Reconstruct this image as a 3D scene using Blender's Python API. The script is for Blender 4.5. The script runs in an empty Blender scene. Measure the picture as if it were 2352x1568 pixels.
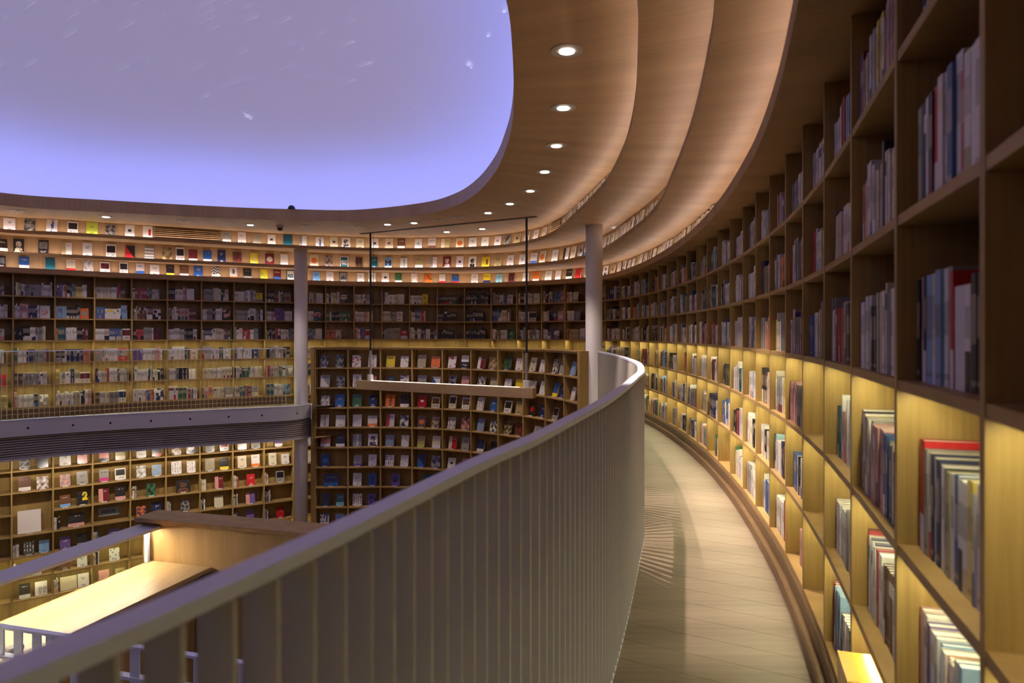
import bpy, bmesh, math, random
import numpy as np
from mathutils import Matrix, Vector, Euler

rnd = random.Random(7)
scene = bpy.context.scene
COL = scene.collection
PI = math.pi

# ------------------------------------------------------------------ camera, world, exposure
F = 1568.0            # focal length in pixels of the 2352 x 1568 frame (24 mm lens)
CX, HY = 1176.0, 767.0
CZ = 1.494            # eye height above the gallery floor (z = 0)
cam_d = bpy.data.cameras.new('camera')
cam_d.sensor_width = 36.0
cam_d.lens = 36.0 * F / 2352.0
cam_d.shift_y = -(784.0 - HY) / 2352.0
cam_d.clip_start = 0.02
cam_d.clip_end = 200
cam = bpy.data.objects.new('camera', cam_d)
cam.location = (0, 0, CZ)
cam.rotation_euler = (PI / 2, 0, 0)
COL.objects.link(cam)
scene.camera = cam
cam_d.dof.use_dof = True
cam_d.dof.focus_distance = 9.0
cam_d.dof.aperture_fstop = 3.5

world = bpy.data.worlds.new('world')
scene.world = world
world.use_nodes = True
world.node_tree.nodes['Background'].inputs[0].default_value = (0.01, 0.01, 0.014, 1)
world.node_tree.nodes['Background'].inputs[1].default_value = 0.2

scene.view_settings.view_transform = 'Standard'
scene.view_settings.look = 'None'
scene.view_settings.gamma = 1
scene.view_settings.use_curve_mapping = False
scene.view_settings.exposure = 0.0
scene.render.film_transparent = False
scene.cycles.use_light_tree = False
scene.cycles.adaptive_threshold = 0.03
scene.cycles.max_bounces = 6
scene.cycles.diffuse_bounces = 3
scene.cycles.glossy_bounces = 2
scene.cycles.caustics_reflective = False
scene.cycles.caustics_refractive = False

# light strengths (all tuned here)
DOME_E = (0.19, 0.175, 0.325)         # even glow put into the dome surface in place of projector light
COVE = (0.11, 0.22, 1.0); COVE_S = 19.0
SHELF_LED = (1.0, 0.95, 0.56); SHELF_S = 66.0
LEDGE_LED = (0.95, 0.80, 0.78); LEDGE_S = 30
SPOT = (1.0, 0.80, 0.68); SPOT_W = 80.0
DESK_S = 170.0
LOWER_W = 22.0

# ------------------------------------------------------------------ helpers
def lin(c):
    return tuple(((x / 255) / 12.92) if x / 255 <= 0.04045 else ((x / 255 + 0.055) / 1.055) ** 2.4 for x in c)

def tag(o, label=None, cat=None, group=None, kind=None):
    if label: o['label'] = label
    if cat: o['category'] = cat
    if group: o['group'] = group
    if kind: o['kind'] = kind
    return o

def adopt(o, parent):
    if parent is not None:
        o.parent = parent
        o.matrix_parent_inverse = Matrix.Translation(-Vector(parent.location)) if parent.rotation_euler[2] == 0 else parent.matrix_basis.inverted()

def mesh_data(name, verts, faces, mat, cols=None, uvs=None, smooth=False):
    me = bpy.data.meshes.new(name)
    me.from_pydata([tuple(map(float, v)) for v in verts], [], [tuple(map(int, f)) for f in faces])
    mats = mat if isinstance(mat, (list, tuple)) else [mat]
    for m in mats: me.materials.append(m)
    if cols is not None:
        at = me.color_attributes.new('col', 'FLOAT_COLOR', 'CORNER')
        buf = []
        for f, c in zip(faces, cols): buf += [c[0], c[1], c[2], 1.0] * len(f)
        at.data.foreach_set('color', buf)
    if uvs is not None:
        uv = me.uv_layers.new(name='UVMap')
        buf = []
        for f in faces:
            for vi in f: buf += [float(uvs[vi][0]), float(uvs[vi][1])]
        uv.data.foreach_set('uv', buf)
    if smooth:
        me.polygons.foreach_set('use_smooth', [True] * len(me.polygons))
    me.update()
    return me

def mobj(name, verts, faces, mat, parent=None, **k):
    o = bpy.data.objects.new(name, mesh_data(name, verts, faces, mat, **k))
    COL.objects.link(o)
    adopt(o, parent)
    return o

def empty(name, loc, rz=0.0):
    o = bpy.data.objects.new(name, None)
    o.empty_display_size = 0.1
    o.location = loc
    o.rotation_euler = (0, 0, rz)
    COL.objects.link(o)
    return o

class MB:
    """collects verts and faces"""
    def __init__(s): s.v = []; s.f = []; s.c = []
    def prism(s, plan, z0, z1, col=None):
        """vertical prism over a convex plan polygon given counter-clockwise"""
        n = len(plan); b = len(s.v)
        s.v += [(p[0], p[1], z0) for p in plan] + [(p[0], p[1], z1) for p in plan]
        fs = [tuple(b + i for i in reversed(range(n))), tuple(b + n + i for i in range(n))]
        for i in range(n):
            j = (i + 1) % n
            fs.append((b + i, b + j, b + n + j, b + n + i))
        s.f += fs; s.c += [col] * len(fs)
        return s
    def box(s, x0, x1, y0, y1, z0, z1, col=None):
        return s.prism([(x0, y0), (x1, y0), (x1, y1), (x0, y1)], z0, z1, col)
    def obox(s, p, a, la, lb, z0, z1, col=None):
        """box from plan point p, along unit a (length la) and its left normal (length lb)"""
        n = (-a[1], a[0])
        return s.prism([p, (p[0] + a[0] * la, p[1] + a[1] * la), (p[0] + a[0] * la + n[0] * lb, p[1] + a[1] * la + n[1] * lb), (p[0] + n[0] * lb, p[1] + n[1] * lb)] if lb > 0 else
                       [(p[0] + n[0] * lb, p[1] + n[1] * lb), (p[0] + a[0] * la + n[0] * lb, p[1] + a[1] * la + n[1] * lb), (p[0] + a[0] * la, p[1] + a[1] * la), p], z0, z1, col)
    def quad(s, a, b, c, d, col=None):
        i = len(s.v); s.v += [a, b, c, d]; s.f.append((i, i + 1, i + 2, i + 3)); s.c.append(col); return s
    def cyl(s, cx, cy, r, z0, z1, n=24, col=None, r1=None):
        r1 = r if r1 is None else r1; b = len(s.v)
        s.v += [(cx + r * math.cos(2 * PI * i / n), cy + r * math.sin(2 * PI * i / n), z0) for i in range(n)]
        s.v += [(cx + r1 * math.cos(2 * PI * i / n), cy + r1 * math.sin(2 * PI * i / n), z1) for i in range(n)]
        fs = [tuple(b + i for i in reversed(range(n))), tuple(b + n + i for i in range(n))]
        fs += [(b + i, b + (i + 1) % n, b + n + (i + 1) % n, b + n + i) for i in range(n)]
        s.f += fs; s.c += [col] * len(fs); return s
    def tube(s, p, q, r, n=10):
        p, q = Vector(p), Vector(q); d = (q - p).normalized()
        a = d.orthogonal().normalized(); c = d.cross(a); b = len(s.v)
        for e in (p, q):
            s.v += [tuple(e + r * (a * math.cos(2 * PI * i / n) + c * math.sin(2 * PI * i / n))) for i in range(n)]
        s.f += [tuple(b + i for i in reversed(range(n))), tuple(b + n + i for i in range(n))]
        s.f += [(b + i, b + (i + 1) % n, b + n + (i + 1) % n, b + n + i) for i in range(n)]
        return s
    def build(s, name, mat, parent=None, smooth=False, colored=False):
        return mobj(name, s.v, s.f, mat, parent, cols=s.c if colored else None, smooth=smooth)

def bevel(o, w=0.003, seg=1):
    m = o.modifiers.new('bevel', 'BEVEL'); m.width = w; m.segments = seg; m.limit_method = 'ANGLE'
    return o

# ------------------------------------------------------------------ materials (all procedural)
def nodes(name):
    m = bpy.data.materials.new(name); m.use_nodes = True
    nt = m.node_tree
    return m, nt, nt.nodes['Principled BSDF']

def plain(name, c, rough=0.5, metal=0.0, var=0.04, scale=30.0, bump=0.0):
    m, nt, b = nodes(name)
    no = nt.nodes.new('ShaderNodeTexNoise'); no.inputs['Scale'].default_value = scale; no.inputs['Detail'].default_value = 1
    tc = nt.nodes.new('ShaderNodeTexCoord'); nt.links.new(tc.outputs['Object'], no.inputs['Vector'])
    r = nt.nodes.new('ShaderNodeValToRGB')
    r.color_ramp.elements[0].position = 0.3; r.color_ramp.elements[1].position = 0.7
    r.color_ramp.elements[0].color = (*[x * (1 - var) for x in c], 1); r.color_ramp.elements[1].color = (*[min(1, x * (1 + var)) for x in c], 1)
    nt.links.new(no.outputs['Fac'], r.inputs['Fac']); nt.links.new(r.outputs['Color'], b.inputs['Base Color'])
    b.inputs['Roughness'].default_value = rough; b.inputs['Metallic'].default_value = metal
    if bump:
        bp = nt.nodes.new('ShaderNodeBump'); bp.inputs['Strength'].default_value = bump; bp.inputs['Distance'].default_value = 0.004
        nt.links.new(no.outputs['Fac'], bp.inputs['Height']); nt.links.new(bp.outputs['Normal'], b.inputs['Normal'])
    return m

def wood(name, dark, light, coord='Object', scale=(60, 60, 2.2), rough=0.45, spec=0.3, rot=0.0, contrast=(0.3, 0.72)):
    m, nt, b = nodes(name)
    tc = nt.nodes.new('ShaderNodeTexCoord'); mp = nt.nodes.new('ShaderNodeMapping')
    mp.inputs['Rotation'].default_value = (0, 0, rot)
    mp.inputs['Scale'].default_value = scale
    nt.links.new(tc.outputs[coord], mp.inputs['Vector'])
    n1 = nt.nodes.new('ShaderNodeTexNoise'); n1.inputs['Scale'].default_value = 1.0; n1.inputs['Detail'].default_value = 3; n1.inputs['Roughness'].default_value = 0.65
    nt.links.new(mp.outputs['Vector'], n1.inputs['Vector'])
    n2 = nt.nodes.new('ShaderNodeTexNoise'); n2.inputs['Scale'].default_value = 0.13; n2.inputs['Detail'].default_value = 0
    nt.links.new(mp.outputs['Vector'], n2.inputs['Vector'])
    ad = nt.nodes.new('ShaderNodeMath'); ad.operation = 'MULTIPLY_ADD'; ad.inputs[1].default_value = 0.55; 
    mu = nt.nodes.new('ShaderNodeMath'); mu.operation = 'MULTIPLY'; mu.inputs[1].default_value = 0.45
    nt.links.new(n2.outputs['Fac'], mu.inputs[0]); nt.links.new(n1.outputs['Fac'], ad.inputs[0]); nt.links.new(mu.outputs[0], ad.inputs[2])
    r = nt.nodes.new('ShaderNodeValToRGB')
    r.color_ramp.elements[0].position = contrast[0]; r.color_ramp.elements[1].position = contrast[1]
    r.color_ramp.elements[0].color = (*dark, 1); r.color_ramp.elements[1].color = (*light, 1)
    nt.links.new(ad.outputs[0], r.inputs['Fac']); nt.links.new(r.outputs['Color'], b.inputs['Base Color'])
    b.inputs['Roughness'].default_value = rough; b.inputs['Specular IOR Level'].default_value = spec
    return m

def emis(name, c, s):
    m, nt, b = nodes(name)
    b.inputs['Base Color'].default_value = (0.8, 0.8, 0.8, 1)
    b.inputs['Emission Color'].default_value = (*c, 1); b.inputs['Emission Strength'].default_value = s
    return m

def book_mat(name, rough=0.45):
    m, nt, b = nodes(name)
    a = nt.nodes.new('ShaderNodeAttribute'); a.attribute_name = 'col'
    no = nt.nodes.new('ShaderNodeTexNoise'); no.inputs['Scale'].default_value = 60; no.inputs['Detail'].default_value = 0
    tc = nt.nodes.new('ShaderNodeTexCoord'); nt.links.new(tc.outputs['Object'], no.inputs['Vector'])
    mr = nt.nodes.new('ShaderNodeMapRange'); mr.inputs['To Min'].default_value = 0.86; mr.inputs['To Max'].default_value = 1.1
    nt.links.new(no.outputs['Fac'], mr.inputs['Value'])
    mx = nt.nodes.new('ShaderNodeVectorMath'); mx.operation = 'SCALE'
    nt.links.new(a.outputs['Color'], mx.inputs[0]); nt.links.new(mr.outputs['Result'], mx.inputs['Scale'])
    nt.links.new(mx.outputs['Vector'], b.inputs['Base Color'])
    b.inputs['Roughness'].default_value = rough
    return m

M = {}
M['oak'] = wood('bookcase_oak', (0.31, 0.20, 0.068), (0.52, 0.35, 0.122), scale=(70, 70, 2.5))
M['oak_shelf'] = wood('shelf_oak', (0.32, 0.20, 0.075), (0.48, 0.31, 0.12), scale=(9, 9, 60))
M['ceil'] = wood('ceiling_oak', (0.34, 0.205, 0.09), (0.50, 0.315, 0.15), coord='UV', scale=(26, 1.1, 1), rough=0.5, contrast=(0.25, 0.75))
M['floor'] = wood('floor_ash', (0.128, 0.092, 0.064), (0.226, 0.175, 0.128), scale=(2.0, 34, 1), rot=0.5, rough=0.42, contrast=(0.25, 0.7))
M['desk'] = wood('desk_oak', (0.40, 0.27, 0.13), (0.56, 0.40, 0.21), scale=(14, 3, 30), rough=0.38)
M['panel'] = wood('panel_oak', (0.34, 0.21, 0.09), (0.48, 0.31, 0.145), scale=(60, 60, 3), rough=0.45)
M['rail'] = plain('rail_paint_blue_spill', (0.73, 0.78, 0.93), 0.5, 0.0, 0.02, 200)  # blue spill of cove and dome light mixed into the paint colour
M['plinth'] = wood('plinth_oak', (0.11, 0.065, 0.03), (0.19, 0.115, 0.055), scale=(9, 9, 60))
M['baluster'] = plain('baluster_paint', (0.50, 0.47, 0.43), 0.5, 0, 0.02, 200)
M['white'] = plain('column_paint', (0.80, 0.78, 0.77), 0.55, 0, 0.02, 80, 0.05)
M['beam'] = plain('beam_paint', (0.62, 0.61, 0.60), 0.5, 0, 0.03, 60)
M['slat'] = plain('slat_paint', (0.50, 0.45, 0.38), 0.55, 0, 0.03, 60)
M['dark'] = plain('dark_void', (0.012, 0.011, 0.010), 0.7)
M['black'] = plain('black_metal', (0.022, 0.021, 0.02), 0.4, 0.3)
M['steel'] = plain('brushed_steel', (0.45, 0.43, 0.40), 0.35, 0.6)
M['trim'] = plain('downlight_trim', (0.42, 0.36, 0.29), 0.5)
M['dome'] = emis('dome_added_glow', DOME_E, 1.0)
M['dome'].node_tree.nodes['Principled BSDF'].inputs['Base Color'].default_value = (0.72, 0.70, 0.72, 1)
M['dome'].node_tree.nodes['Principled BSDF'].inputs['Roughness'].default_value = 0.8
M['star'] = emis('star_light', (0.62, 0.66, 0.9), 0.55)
M['cove'] = emis('cove_led', COVE, COVE_S)
M['shelf_led'] = emis('shelf_led', SHELF_LED, SHELF_S)
M['ledge_led'] = emis('ledge_led', LEDGE_LED, LEDGE_S)
M['lamp'] = emis('lamp_glow', (1.0, 0.9, 0.78), 12.0)
M['desk_led'] = emis('desk_led', (1.0, 0.86, 0.58), DESK_S)
M['pendant_led'] = emis('pendant_led', (1.0, 0.86, 0.66), 3.0)
M['groove'] = plain('slat_gap_shade', (0.17, 0.145, 0.12), 0.6)  # shade of the gaps between slats put into the backing colour
M['track'] = plain('track_brown', (0.07, 0.05, 0.035), 0.6)
for k_ in ('star', 'lamp', 'pendant_led'): M[k_].cycles.emission_sampling = 'NONE'
M['book'] = book_mat('book_cover')
M['book_gloss'] = book_mat('book_cover_gloss', 0.25)
M['paper'] = plain('paper', (0.66, 0.62, 0.54), 0.8, 0, 0.05, 400)
M['plaster'] = plain('plaster', (0.4, 0.37, 0.34), 0.8)
m, nt, b = nodes('acrylic')
b.inputs['Base Color'].default_value = (0.62, 0.62, 0.66, 1); b.inputs['Roughness'].default_value = 0.15
M['acrylic'] = m
m, nt, b = nodes('clear_glass')
for n_ in list(nt.nodes):
    if n_.type == 'BSDF_PRINCIPLED': nt.nodes.remove(n_)
tr = nt.nodes.new('ShaderNodeBsdfTransparent'); tr.inputs[0].default_value = (0.95, 0.96, 0.93, 1)
gl = nt.nodes.new('ShaderNodeBsdfGlossy'); gl.inputs['Roughness'].default_value = 0.02
lw = nt.nodes.new('ShaderNodeLayerWeight'); lw.inputs['Blend'].default_value = 0.5
fr = nt.nodes.new('ShaderNodeMapRange'); fr.inputs['From Min'].default_value = 0.55; fr.inputs['To Min'].default_value = 0.04; fr.inputs['To Max'].default_value = 0.35; nt.links.new(lw.outputs['Facing'], fr.inputs['Value'])
mx = nt.nodes.new('ShaderNodeMixShader')
nt.links.new(fr.outputs[0], mx.inputs[0]); nt.links.new(tr.outputs[0], mx.inputs[1]); nt.links.new(gl.outputs[0], mx.inputs[2])
nt.links.new(mx.outputs[0], nt.nodes['Material Output'].inputs['Surface'])
M['glass'] = m

# ------------------------------------------------------------------ plan of the hall
# The bookcase fronts: each upright's bearing and the apparent size of one 0.4 m shelf bay give its place in plan.
WD = np.array([(30.1,51.85),(126.3,50.3),(217.4,48.75),(303.1,47.3),(384.7,46.05),(463,45.1),(537.8,44.2),(610.5,43.2),(680,42.2),(747.9,41.35),(813.3,40.95),(877.3,40.6),(940.8,40.35),(1004.3,40.15),(1066.8,39.8),(1128,39.9),(1186.6,40.6),(1243.6,41.9),(1296.9,42.8),(1345,43.9),(1389.3,45.15),(1423.9,47.7),(1448,50),(1469.2,52.4),(1490.3,54.9),(1511.3,58.05),(1532.4,61.5),(1554.9,65.75),(1577,70.5),(1600.2,75.55),(1623.8,81.25),(1649,88.5),(1676.9,97.3),(1706.2,108.7),(1735.7,120.6),(1767.4,134.9),(1803.8,153),(1843.6,178),(1892.6,214.3),(1954.6,270.8),(2057,374),(2256,561)])
lh = np.log(WD[:, 1]); sm = lh.copy()
for i in range(len(lh)):
    a, b_ = max(0, i - 3), min(len(lh), i + 4)
    idx = np.arange(a, b_)
    co = np.polyfit(idx - i, lh[a:b_], 2)
    if 2 < i < len(lh) - 3: sm[i] = co[-1]
HS = np.exp(sm)
WP = [((x - CX) * 0.4 / h, F * 0.4 / h) for x, h in zip(WD[:, 0], HS)]
def up_h(x): return float(np.interp(x, WD[:, 0], HS))

def step_on(p, ang, n, turn, pitch):
    out = []
    for _ in range(n):
        ang += turn
        p = (p[0] + pitch * math.cos(ang), p[1] + pitch * math.sin(ang)); out.append(p)
    return out
a_r = math.atan2(WP[-1][1] - WP[-2][1], WP[-1][0] - WP[-2][0])
ext_r = step_on(WP[-1], a_r, 5, -0.045, 0.62)
a_l = math.atan2(WP[0][1] - WP[1][1], WP[0][0] - WP[1][0])
ext_l = step_on(WP[0], a_l, 3, 0.06, 0.62)
N_L = 3
ST = list(reversed(ext_l)) + WP + ext_r          # uprights from left to right
CLOSE = [(-2.6, -4.6), (-4.8, -5.3), (-7.6, -4.8), (-10, -2.8), (-11.5, 0.3), (-12.0, 4), (-11.7, 7.2)]
CEN = np.array((-4.0, 6.5))
TH = np.linspace(-PI, PI, 961)[:-1]

def catmull(pts, per=10):
    P = np.array(pts); n = len(P); out = []
    for i in range(n):
        p0, p1, p2, p3 = P[i - 1], P[i], P[(i + 1) % n], P[(i + 2) % n]
        for k in range(per):
            t = k / per
            out.append(0.5 * ((2 * p1) + (-p0 + p2) * t + (2 * p0 - 5 * p1 + 4 * p2 - p3) * t * t + (-p0 + 3 * p1 - 3 * p2 + p3) * t ** 3))
    return np.array(out)

def ang(p): return math.atan2(p[1] - CEN[1], p[0] - CEN[0])

class Curve:
    """closed plan curve, star shaped about CEN"""
    def __init__(s, pts, smooth=True):
        pts = sorted(pts, key=ang)
        q = catmull(pts) if smooth else np.array(pts)
        th = np.arctan2(q[:, 1] - CEN[1], q[:, 0] - CEN[0]); r = np.hypot(q[:, 0] - CEN[0], q[:, 1] - CEN[1])
        o = np.argsort(th); s.th = th[o]; s.rr = r[o]
    def r(s, th): return np.interp(th, s.th, s.rr, period=2 * PI)
    def pts(s, th=None, dr=0.0):
        th = TH if th is None else np.asarray(th)
        r = s.r(th) + dr
        return np.c_[CEN[0] + r * np.cos(th), CEN[1] + r * np.sin(th)]

WALL = Curve(ST + CLOSE)
def offset_pts(curve, d):
    """points of a curve moved inwards by d"""
    p = curve.pts(); t = np.roll(p, -1, 0) - np.roll(p, 1, 0); t /= np.linalg.norm(t, axis=1)[:, None]
    n = np.c_[-t[:, 1], t[:, 0]]
    return p + n * d
def from_px(px, dz):
    return [((x - CX) * (F * dz / (HY - y)) / F, F * dz / (HY - y)) for x, y in px]
def edge_curve(px, dz, d, gap=0.12):
    v = from_px(px, dz) if dz else px
    an = [ang(p) for p in v]; lo, hi = min(an), max(an)
    rest = [tuple(p) for p in offset_pts(WALL, d)[::12] if not (lo - gap < ang(p) < hi + gap)]
    return Curve(v + rest)

Z1B, Z1T = 2.57, 2.65
Z2B, Z2T = CZ + 1.40, CZ + 1.45
Z3B, Z3T = CZ + 1.77, CZ + 1.82
Z4 = CZ + 2.08
E1 = Curve([tuple(p) for p in offset_pts(WALL, 0.18)[::6]])
E2 = edge_curve([(0,583.7),(150,591.5),(297,598.5),(446,605),(675,615),(854,620),(1004,620.3),(1144,617),(1274,606),(1342,593),(1386,577),(1463,525),(1512,476),(1547,402),(1578,325),(1601,249),(1624,145),(1641,0)], 1.40, 0.47)
E3 = edge_curve([(0,533),(149,540.5),(297,549.5),(506,561),(675,569.4),(854,575.5),(1004,575.4),(1144,569.5),(1225,556),(1271,538),(1303,512.7),(1345,474),(1391,424.7),(1425,363.5),(1446,306),(1459.6,229.6),(1464.6,134),(1463.5,0)], 1.77, 0.82)
HOLE = Curve(from_px([(0,470.4),(255,487),(510,500),(663,505),(816,506.6),(969,492),(1046,472),(1097,441),(1138,393),(1163,337),(1176,286),(1180,219),(1176,102),(1163,0)], 2.08) +
             [(-0.14, 3.5), (-0.42, 2.6), (-1.0, 1.4), (-2.0, 0.1), (-3.6, -1.2), (-6.2, -1.6), (-8.6, 0.2), (-9.3, 4.0), (-9.2, 7.2), (-8.85, 9.5)])
# edge of the void (gallery edge): near railing, display bookcase, far railing
def from_px_below(px, dz): return [((x - CX) * dz / (y - HY), F * dz / (y - HY)) for x, y in px]
RAIL_PX = [(0,1523),(350,1382),(700,1231.5),(891,1143.5),(1083,1053.6),(1213,1000),(1300,957),(1378,917),(1425,886),(1451.5,864.6),(1466,851)]
RAILP = from_px_below(RAIL_PX, 0.274) + [(1.17, 6.4), (1.27, 7.4), (1.34, 8.5), (1.38, 9.5), (1.38, 10.3), (1.36, 10.95)]
DD = [(723.8,45.8),(798.8,45.7),(873.4,45.55),(946,45.9),(1015.6,46.5),(1081.2,47.5),(1143.3,49.0),(1201,50.7),(1251.7,53.0),(1294.6,56.0),(1327.7,59.3)]
DP = [((x - CX) * 0.42 / h, F * 0.42 / h) for x, h in DD]           # display bookcase fronts
BEAMP = from_px_below([(0,967),(130,958.5),(259,951.5),(400,945),(540,938.5),(675,932.5),(716,931)], 1.474)
def wall_in(d, lo, hi, k=24): return [tuple(p) for p in offset_pts(WALL, d)[::k] if lo < ang(p) < hi]
def push(P, d):
    P = [np.array(p) for p in P]; out = []
    for i in range(len(P)):
        t = P[min(i + 1, len(P) - 1)] - P[max(i - 1, 0)]; t = t / np.linalg.norm(t)
        out.append(tuple(P[i] + np.array((-t[1], t[0])) * d))
    return out
VOID = Curve(RAILP + push(DP, 0.34)[:-1] + BEAMP + wall_in(0.9, -PI, ang(RAILP[0]) - 0.1) + wall_in(0.75, ang(BEAMP[0]) + 0.12, PI))

# ------------------------------------------------------------------ ring surfaces
def ring(name, ca, da, za, cb, db, zb, mat, parent, flip=False, th=None, closed=True):
    """ruled surface between two plan curves"""
    t = TH if th is None else th
    A, B = ca.pts(t, da), cb.pts(t, db); n = len(t)
    s = np.r_[0, np.cumsum(np.linalg.norm(np.diff(B, axis=0), axis=1))]
    V = [(p[0], p[1], za) for p in A] + [(p[0], p[1], zb) for p in B]
    w = np.linalg.norm(A - B, axis=1) + abs(za - zb)
    UV = [(s[i], 0.0) for i in range(n)] + [(s[i], w[i]) for i in range(n)]
    fs = []
    for i in range(n if closed else n - 1):
        j = (i + 1) % n
        f = (i, j, n + j, n + i)
        fs.append(tuple(reversed(f)) if flip else f)
    return mobj(name, V, fs, mat, parent, uvs=UV, smooth=True)

def band(name, curve, dr0, dr1, z0, z1, mat, parent, th=None, closed=True, smooth=True):
    """solid ring of rectangular section between dr0 (inner) and dr1 (outer)"""
    t = TH if th is None else th
    A, B = curve.pts(t, dr0), curve.pts(t, dr1); n = len(t)
    s = np.r_[0, np.cumsum(np.linalg.norm(np.diff(A, axis=0), axis=1))]
    V = []; UV = []
    for k, (P, z) in enumerate(((A, z0), (A, z1), (B, z1), (B, z0))):
        V += [(p[0], p[1], z) for p in P]; UV += [(s[i], 0.07 * k) for i in range(n)]
    fs = []
    for i in range(n if closed else n - 1):
        j = (i + 1) % n
        for k in range(4):
            l = (k + 1) % 4
            fs.append((k * n + j, k * n + i, l * n + i, l * n + j))
    if not closed:
        fs += [(0, n, 2 * n, 3 * n), (n - 1, 4 * n - 1, 3 * n - 1, 2 * n - 1)]
    o = mobj(name, V, fs, mat, parent, uvs=UV)
    return o

def glow_only(o, keep):
    """light strips glow on their diffuser faces only; the housing is plain metal"""
    o.data.materials.append(M['steel'])
    o.data.polygons.foreach_set('material_index', [0 if keep(i) else 1 for i in range(len(o.data.polygons))])

# ------------------------------------------------------------------ the setting: ceiling tiers, star dome, floors, walls
ceil = tag(empty('ceiling', (CEN[0], CEN[1], Z1B)), 'stepped oak ceiling tiers around the oval star dome made to glow', kind='structure')
ring('soffit', E1, 0, Z1B, WALL, 0.36, Z1B, M['ceil'], ceil)
ring('fascia', E1, 0, Z1B, E1, 0, Z1T + 0.012, M['ceil'], ceil)
ring('ledge', E1, 0, Z1T, WALL, 0.02, Z1T, M['ceil'], ceil)
ring('riser', WALL, 0.02, Z1T, WALL, 0.02, Z2B, M['ceil'], ceil)
ring('soffit', E2, 0, Z2B, WALL, 0.04, Z2B, M['ceil'], ceil)
ring('fascia', E2, 0, Z2B, E2, 0, Z2T + 0.012, M['ceil'], ceil)
ring('ledge', E2, 0, Z2T, E2, 0.2, Z2T, M['ceil'], ceil)
ring('riser', E2, 0.2, Z2T, E2, 0.2, Z3B, M['ceil'], ceil)
ring('soffit', E3, 0, Z3B, E2, 0.22, Z3B, M['ceil'], ceil)
ring('fascia', E3, 0, Z3B, E3, 0, Z3T + 0.012, M['ceil'], ceil)
ring('ledge', E3, 0, Z3T, E3, 0.2, Z3T, M['ceil'], ceil)
ring('riser', E3, 0.2, Z3T, E3, 0.2, Z4, M['ceil'], ceil)
ring('soffit', HOLE, 0, Z4, E3, 0.22, Z4, M['ceil'], ceil)
band('dome_fascia', HOLE, 0, 0.02, Z4 - 0.004, Z4 + 0.2, M['ceil'], ceil)
ring('cove_shelf', HOLE, 0.01, Z4 + 0.14, HOLE, 0.62, Z4 + 0.14, M['white'], ceil)
for E_, z_ in ((E1, Z1T), (E2, Z2T), (E3, Z3T)):
    glow_only(band('ledge_light_strip', E_, 0.080, 0.093, z_ + 0.001, z_ + 0.008, M['ledge_led'], ceil, th=TH[::5]), lambda i: i % 4 in (1, 2))
glow_only(band('cove_light_strip', HOLE, 0.05, 0.085, Z4 + 0.145, Z4 + 0.16, M['cove'], ceil, th=TH[::6]), lambda i: i % 4 in (1, 2))
# dome surface
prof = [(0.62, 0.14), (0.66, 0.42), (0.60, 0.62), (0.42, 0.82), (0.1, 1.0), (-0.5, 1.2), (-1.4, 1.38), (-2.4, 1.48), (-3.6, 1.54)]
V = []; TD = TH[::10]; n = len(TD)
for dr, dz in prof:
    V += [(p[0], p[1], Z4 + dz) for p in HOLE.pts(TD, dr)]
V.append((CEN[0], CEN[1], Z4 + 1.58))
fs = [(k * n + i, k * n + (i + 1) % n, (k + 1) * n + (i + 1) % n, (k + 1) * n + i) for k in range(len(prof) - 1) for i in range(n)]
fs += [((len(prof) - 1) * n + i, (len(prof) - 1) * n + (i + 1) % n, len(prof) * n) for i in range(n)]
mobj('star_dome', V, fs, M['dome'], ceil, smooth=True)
# projected stars: thin sparks lying just below the dome surface
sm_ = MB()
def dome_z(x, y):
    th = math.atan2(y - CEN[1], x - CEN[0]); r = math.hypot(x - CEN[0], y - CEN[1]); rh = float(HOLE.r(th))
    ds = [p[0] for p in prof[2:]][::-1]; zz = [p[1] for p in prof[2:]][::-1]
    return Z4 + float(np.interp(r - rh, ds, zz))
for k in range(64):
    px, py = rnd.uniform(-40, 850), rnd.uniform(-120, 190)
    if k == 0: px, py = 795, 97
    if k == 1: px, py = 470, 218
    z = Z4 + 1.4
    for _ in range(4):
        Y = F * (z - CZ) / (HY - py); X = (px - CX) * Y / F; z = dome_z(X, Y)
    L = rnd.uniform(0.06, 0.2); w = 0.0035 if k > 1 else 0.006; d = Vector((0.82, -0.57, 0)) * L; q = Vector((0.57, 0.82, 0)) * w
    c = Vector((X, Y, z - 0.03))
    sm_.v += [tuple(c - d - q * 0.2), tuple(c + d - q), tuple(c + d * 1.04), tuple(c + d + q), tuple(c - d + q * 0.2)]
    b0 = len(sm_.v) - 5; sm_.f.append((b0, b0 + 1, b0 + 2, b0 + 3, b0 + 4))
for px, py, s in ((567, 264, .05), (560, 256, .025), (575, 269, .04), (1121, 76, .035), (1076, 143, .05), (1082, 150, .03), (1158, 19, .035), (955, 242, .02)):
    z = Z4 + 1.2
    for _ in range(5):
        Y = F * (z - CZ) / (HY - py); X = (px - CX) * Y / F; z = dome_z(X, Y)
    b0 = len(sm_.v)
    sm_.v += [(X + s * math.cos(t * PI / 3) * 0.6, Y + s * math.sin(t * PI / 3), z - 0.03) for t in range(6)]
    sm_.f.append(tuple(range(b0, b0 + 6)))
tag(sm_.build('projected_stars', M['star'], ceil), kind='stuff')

# gallery floor
flo = tag(empty('floor', (CEN[0], CEN[1], -0.004)), 'pale ash plank floor of the narrow upper gallery', kind='structure')
ring('floor_base', VOID, -0.03, -0.006, WALL, 0.1, -0.006, M['floor'], flo, flip=True)
ring('slab_edge', VOID, -0.03, -0.26, VOID, -0.03, -0.006, M['rail'], flo, th=np.linspace(-PI, ang(RAILP[-1]), 500), closed=False)
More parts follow.
